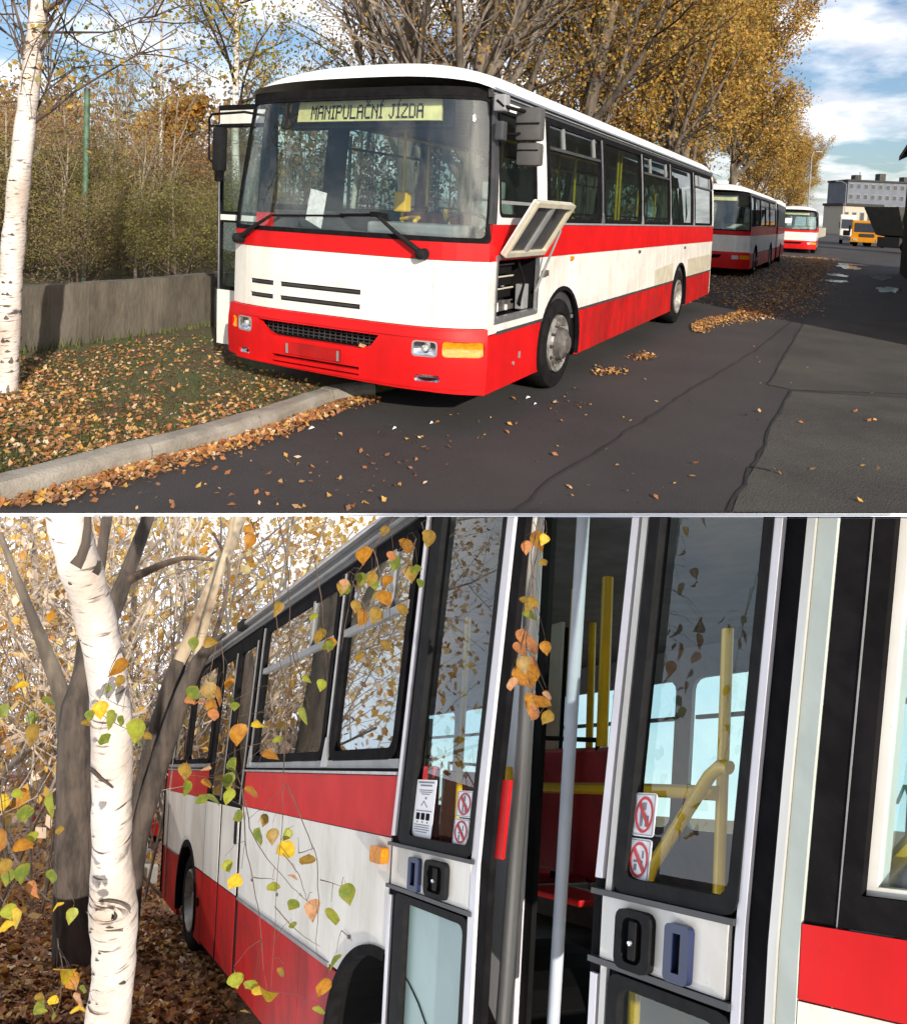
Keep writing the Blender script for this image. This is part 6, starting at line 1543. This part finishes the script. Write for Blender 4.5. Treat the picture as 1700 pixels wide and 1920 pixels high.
def spray(label, base, twigs, leaves, Y, group=None, r0=.0018):
    T = thing('birch_branch', hp(*base, Y), label, 'branch', group, HILL); o0 = Vector(world_origin(T)); tw_, stalks = [], []
    for tw in twigs:
        P = [hp(px, py, Y+(q[0] if q else 0)) for px, py, *q in tw]
        P = sm(P, max(4, 3*len(P))); P[1:-1] += rl.normal(0, .0012, P[1:-1].shape)
        obj('twig', tube(P, np.linspace(r0, r0*.35, len(P)), 5), M['twig'], T, HILL, True); tw_.append(HILL(P))
    tw_ = np.concatenate(tw_)
    for px, py, size, kind in leaves:
        dY = rl.uniform(-.10, .10); Yq = Y+dY
        W = Vector(HILL(hp(px, py-size*.55, Yq))[0])
        if (np.array(W)-CAM)@CUT_N > -.012: continue
        o = bpy.data.objects.new('leaf', LK[kind][rl.integers(6)]); COL.objects.link(o); o.parent = T
        s = size*.84/FPX*Yq/1.1
        tipd = (DOWN+Vector(rl.normal(0, .35, 3))).normalized()
        face = Vector((rl.normal(0, .55), -1, rl.normal(0.1, .5)))
        zax = (face-tipd*face.dot(tipd)).normalized(); xax = tipd.cross(zax).normalized()
        Mx = Matrix((xax, tipd, zax)).transposed().to_4x4(); Mx.translation = W-o0
        o.matrix_basis = Mx @ Matrix.Diagonal((s, s, s, 1))
        w_ = np.array(W-tipd*(.36*s)); q = tw_[np.argsort(np.linalg.norm(tw_-w_-np.array([0, 0, .025]), axis=1))[0]]
        if .004 < np.linalg.norm(q-w_) < .17: stalks.append((np.array([w_, (w_+q)/2+np.array([0, 0, .012]), q]), np.array([.0005, .0006, .0009])))
    if stalks: tag(obj('leaf_stalks', tubes(stalks, 4), M['twig'], T, WORLD), kind='stuff')
# spray over the bus side
twA = [[(520, 968), (540, 1060), (543, 1150), (545, 1260), (535, 1380), (530, 1480), (528, 1560), (520, 1640), (514, 1760), (508, 1860)], [(470, 975), (510, 1080), (522, 1200), (540, 1340), (532, 1440)], [(536, 1470), (575, 1555), (594, 1610), (598, 1690), (592, 1760), (594, 1790)], [(460, 1500), (470, 1560), (500, 1610), (545, 1660), (565, 1680), (590, 1700)],
       [(455, 1480), (462, 1590), (476, 1660), (488, 1720), (492, 1800), (500, 1860)], [(515, 1700), (545, 1735), (575, 1760), (600, 1775)], [(530, 1600), (560, 1640), (575, 1690)], [(475, 1645), (515, 1650)], [(600, 1650), (640, 1662)], [(640, 1745), (660, 1765)], [(585, 1030), (600, 1110), (610, 1200), (612, 1290)], [(545, 1290), (520, 1360), (505, 1390)], [(540, 1190), (565, 1280), (580, 1330)], [(560, 1600), (590, 1590)]]
lvA = [(548, 1605, 46, 'y'), (580, 1625, 42, 'd'), (648, 1680, 42, 'g'), (622, 1728, 44, 'l'), (586, 1708, 38, 'p'), (552, 1655, 26, 'p'), (447, 1658, 36, 'y'), (424, 1627, 26, 'l'), (512, 1672, 34, 'l'), (555, 1705, 32, 'g'), (486, 1572, 36, 'g'), (511, 1570, 30, 'd'), (446, 1382, 44, 'o'), (482, 1372, 40, 'y'), (496, 1430, 42, 'o'), (518, 1395, 26, 'l'), (570, 1348, 38, 'l'), (472, 1497, 40, 'o'), (428, 1468, 34, 'g'), (432, 1496, 32, 'l'), (400, 1515, 44, 'g'), (386, 1476, 30, 'o'), (375, 1508, 32, 'g'), (350, 1450, 36, 'd'), (352, 1480, 30, 'g'), (392, 1450, 26, 'p'), (570, 1278, 24, 'l'), (606, 1288, 26, 'l'), (622, 1212, 30, 'o'), (600, 1198, 36, 'd'), (590, 1162, 24, 'l'), (612, 1220, 32, 'g'), (475, 1020, 34, 'o'), (470, 1000, 30, 'o'), (522, 1145, 30, 'd'), (626, 1818, 44, 'g'), (612, 1855, 40, 'o'), (486, 1880, 58, 'y'), (478, 1860, 40, 'l'), (440, 1845, 40, 'l'), (598, 1905, 34, 'l'), (530, 1828, 22, 'd'), (460, 1910, 30, 'd'), (430, 1440, 28, 'g'), (440, 1330, 24, 'g'), (548, 1740, 20, 'g'), (500, 1540, 24, 'd'), (455, 1540, 26, 'g'), (545, 1568, 24, 'l')]
spray('long hanging birch spray with yellow leaves in front of the lower bus side', (530, 1000), twA, lvA, 2.0)
lvB = [(370, 1308, 38, 'g'), (388, 1300, 36, 'd'), (412, 1312, 44, 'o'), (398, 1330, 36, 'o'), (376, 1330, 34, 'r'), (430, 1286, 26, 'o'), (384, 1215, 30, 'd'), (365, 1210, 28, 'g'), (402, 1345, 30, 'r'), (355, 1320, 30, 'r'), (436, 1320, 26, 'g')]
spray('tuft of orange leaves at the broken end of the leaning trunk', (400, 1210), [[(405, 1205), (395, 1260), (385, 1310)], [(415, 1200), (420, 1260), (412, 1320)]], lvB, 2.3)
twC = [[(740, 968), (700, 1030), (665, 1080), (650, 1150), (640, 1220)], [(700, 1030), (720, 1100), (715, 1180), (700, 1240)], [(780, 1010), (765, 1060), (730, 1140)], [(790, 980), (800, 1010)], [(660, 1090), (690, 1150), (680, 1200)]]
lvC = [(750, 985, 34, 'o'), (682, 1048, 42, 'o'), (764, 1035, 44, 'o'), (808, 1015, 38, 'd'), (770, 1080, 36, 'd'), (745, 1060, 34, 'g'), (780, 1075, 30, 'g'), (700, 1090, 32, 'd'), (676, 1090, 30, 'g'), (715, 1130, 40, 'o'), (685, 1165, 36, 'o'), (710, 1160, 36, 'd'), (655, 1110, 34, 'g'), (648, 1100, 26, 'p'), (700, 1100, 26, 'g'), (730, 1095, 28, 'o'), (670, 1140, 28, 'd'), (758, 1150, 32, 'd'), (728, 1220, 30, 'd'), (675, 1240, 28, 'd'), (642, 1105, 30, 'd'), (790, 1100, 24, 'g'), (722, 1000, 26, 'd'), (736, 1048, 26, 'r')]
spray('dense orange and green birch spray over the bus windows beside the door', (740, 980), twC, lvC, 2.05)
twD = [[(1010, 968), (995, 1040), (1000, 1120), (985, 1200), (990, 1270), (1010, 1340)], [(1020, 975), (1002, 1060), (990, 1140)], [(985, 1180), (970, 1230), (962, 1290)]]
lvD = [(1002, 1020, 44, 'o'), (985, 1030, 30, 'r'), (1022, 1016, 26, 'y'), (1002, 1140, 36, 'd'), (995, 1165, 40, 'l'), (985, 1205, 44, 'r'), (1005, 1225, 42, 'r'), (975, 1225, 38, 'r'), (1022, 1218, 30, 'o'), (970, 1272, 44, 'o'), (995, 1270, 46, 'o'), (985, 1290, 40, 'r'), (958, 1290, 34, 'p'), (1000, 1325, 42, 'o'), (1018, 1330, 44, 'o'), (1030, 1350, 34, 'd'), (1008, 1345, 32, 'r'), (1025, 1310, 26, 'p'), (978, 1250, 36, 'd'), (1000, 1250, 34, 'r'), (985, 1132, 24, 'd'), (1015, 1060, 22, 'd')]
spray('dangling cluster of russet leaves in the open doorway', (1010, 980), twD, lvD, 1.72)
twE = [[(0, 1200), (40, 1290), (60, 1380), (70, 1470), (80, 1560)], [(40, 1240), (60, 1330), (100, 1370)], [(0, 1480), (10, 1570), (20, 1660), (35, 1730)], [(100, 1500), (90, 1600)], [(0, 1680), (20, 1710), (50, 1740)]]
lvE = [(90, 1325, 36, 'g'), (42, 1292, 30, 'y'), (62, 1350, 30, 'g'), (70, 1382, 44, 'd'), (98, 1515, 50, 'l'), (10, 1508, 36, 'y'), (50, 1498, 34, 'o'), (28, 1495, 28, 'l'), (10, 1585, 48, 'o'), (36, 1598, 46, 'o'), (58, 1580, 36, 'l'), (48, 1530, 38, 'g'), (100, 1648, 32, 'g'), (18, 1648, 34, 'g'), (45, 1640, 36, 'g'), (10, 1630, 36, 'd'), (62, 1670, 34, 'r'), (107, 1708, 26, 'y'), (137, 1718, 28, 'l'), (42, 1735, 44, 'y'), (15, 1715, 36, 'l'), (12, 1745, 34, 'y'), (20, 1410, 34, 'o'), (0, 1340, 30, 'g'), (80, 1440, 22, 'o'), (20, 1545, 30, 'd'), (112, 1560, 20, 'd')]
spray('left-edge spray of yellow and green birch leaves', (10, 1300), twE, lvE, 1.9)
lvF = [(113, 1845, 50, 'y'), (132, 1845, 34, 'o'), (105, 1880, 26, 'y'), (78, 1880, 34, 'd'), (150, 1885, 38, 'p'), (148, 1905, 36, 'y'), (178, 1870, 24, 'g'), (68, 1898, 30, 'g'), (100, 1910, 24, 'l'), (158, 1860, 22, 'g'), (80, 1905, 26, 'l')]
spray('low spray of bright yellow leaves at the foot of the near birch', (110, 1820), [[(108, 1760), (118, 1820), (112, 1880), (100, 1915)], [(118, 1820), (150, 1870), (160, 1910)]], lvF, 2.0)
lvG = [(190, 1335, 38, 'y'), (260, 1375, 50, 'l'), (216, 1355, 40, 'l'), (164, 1365, 30, 'd'), (190, 1395, 30, 'g'), (170, 1345, 24, 'g'), (238, 1260, 42, 'o'), (228, 1280, 26, 'd'), (256, 1308, 26, 'g'), (206, 1294, 16, 'g'), (232, 985, 34, 'g'), (250, 982, 28, 'y'), (262, 1405, 28, 'g'), (230, 1355, 24, 'g'), (275, 1385, 24, 'd')]
spray('spray of yellow and lime leaves hanging across the near birch trunk', (205, 1240), [[(225, 1215), (205, 1260), (198, 1320)], [(225, 1215), (240, 1250), (238, 1290)], [(190, 1340), (230, 1365), (262, 1370)], [(240, 968), (236, 990)]], lvG, 2.35)
# dark reflections' source: twigs hanging before the right door leaf
twH = [[(1225, 1180), (1280, 1120), (1330, 1090), (1420, 1050)], [(1250, 980), (1262, 1060), (1245, 1100)], [(1320, 1000), (1340, 1040), (1335, 1075)]]
# twiggy far brush of the lower street
rq = np.random.default_rng(55); pol = []
for i in range(150):
    px = rq.uniform(-80, 470); Y = rq.uniform(8, 20); g = hp(px, 1440, Y)
    br, tp2 = grow(rq, (g[0], g[1], rq.uniform(0, .4)), (rq.normal(0, .35), rq.normal(0, .2), 1), rq.uniform(3.5, 7.5), .022, 1, (9,), .7, .03, .07, lfac=.4, first=.15); pol += [(P, R) for P, R, l in br]
Vt_, Ft_ = tubes(pol, 3)
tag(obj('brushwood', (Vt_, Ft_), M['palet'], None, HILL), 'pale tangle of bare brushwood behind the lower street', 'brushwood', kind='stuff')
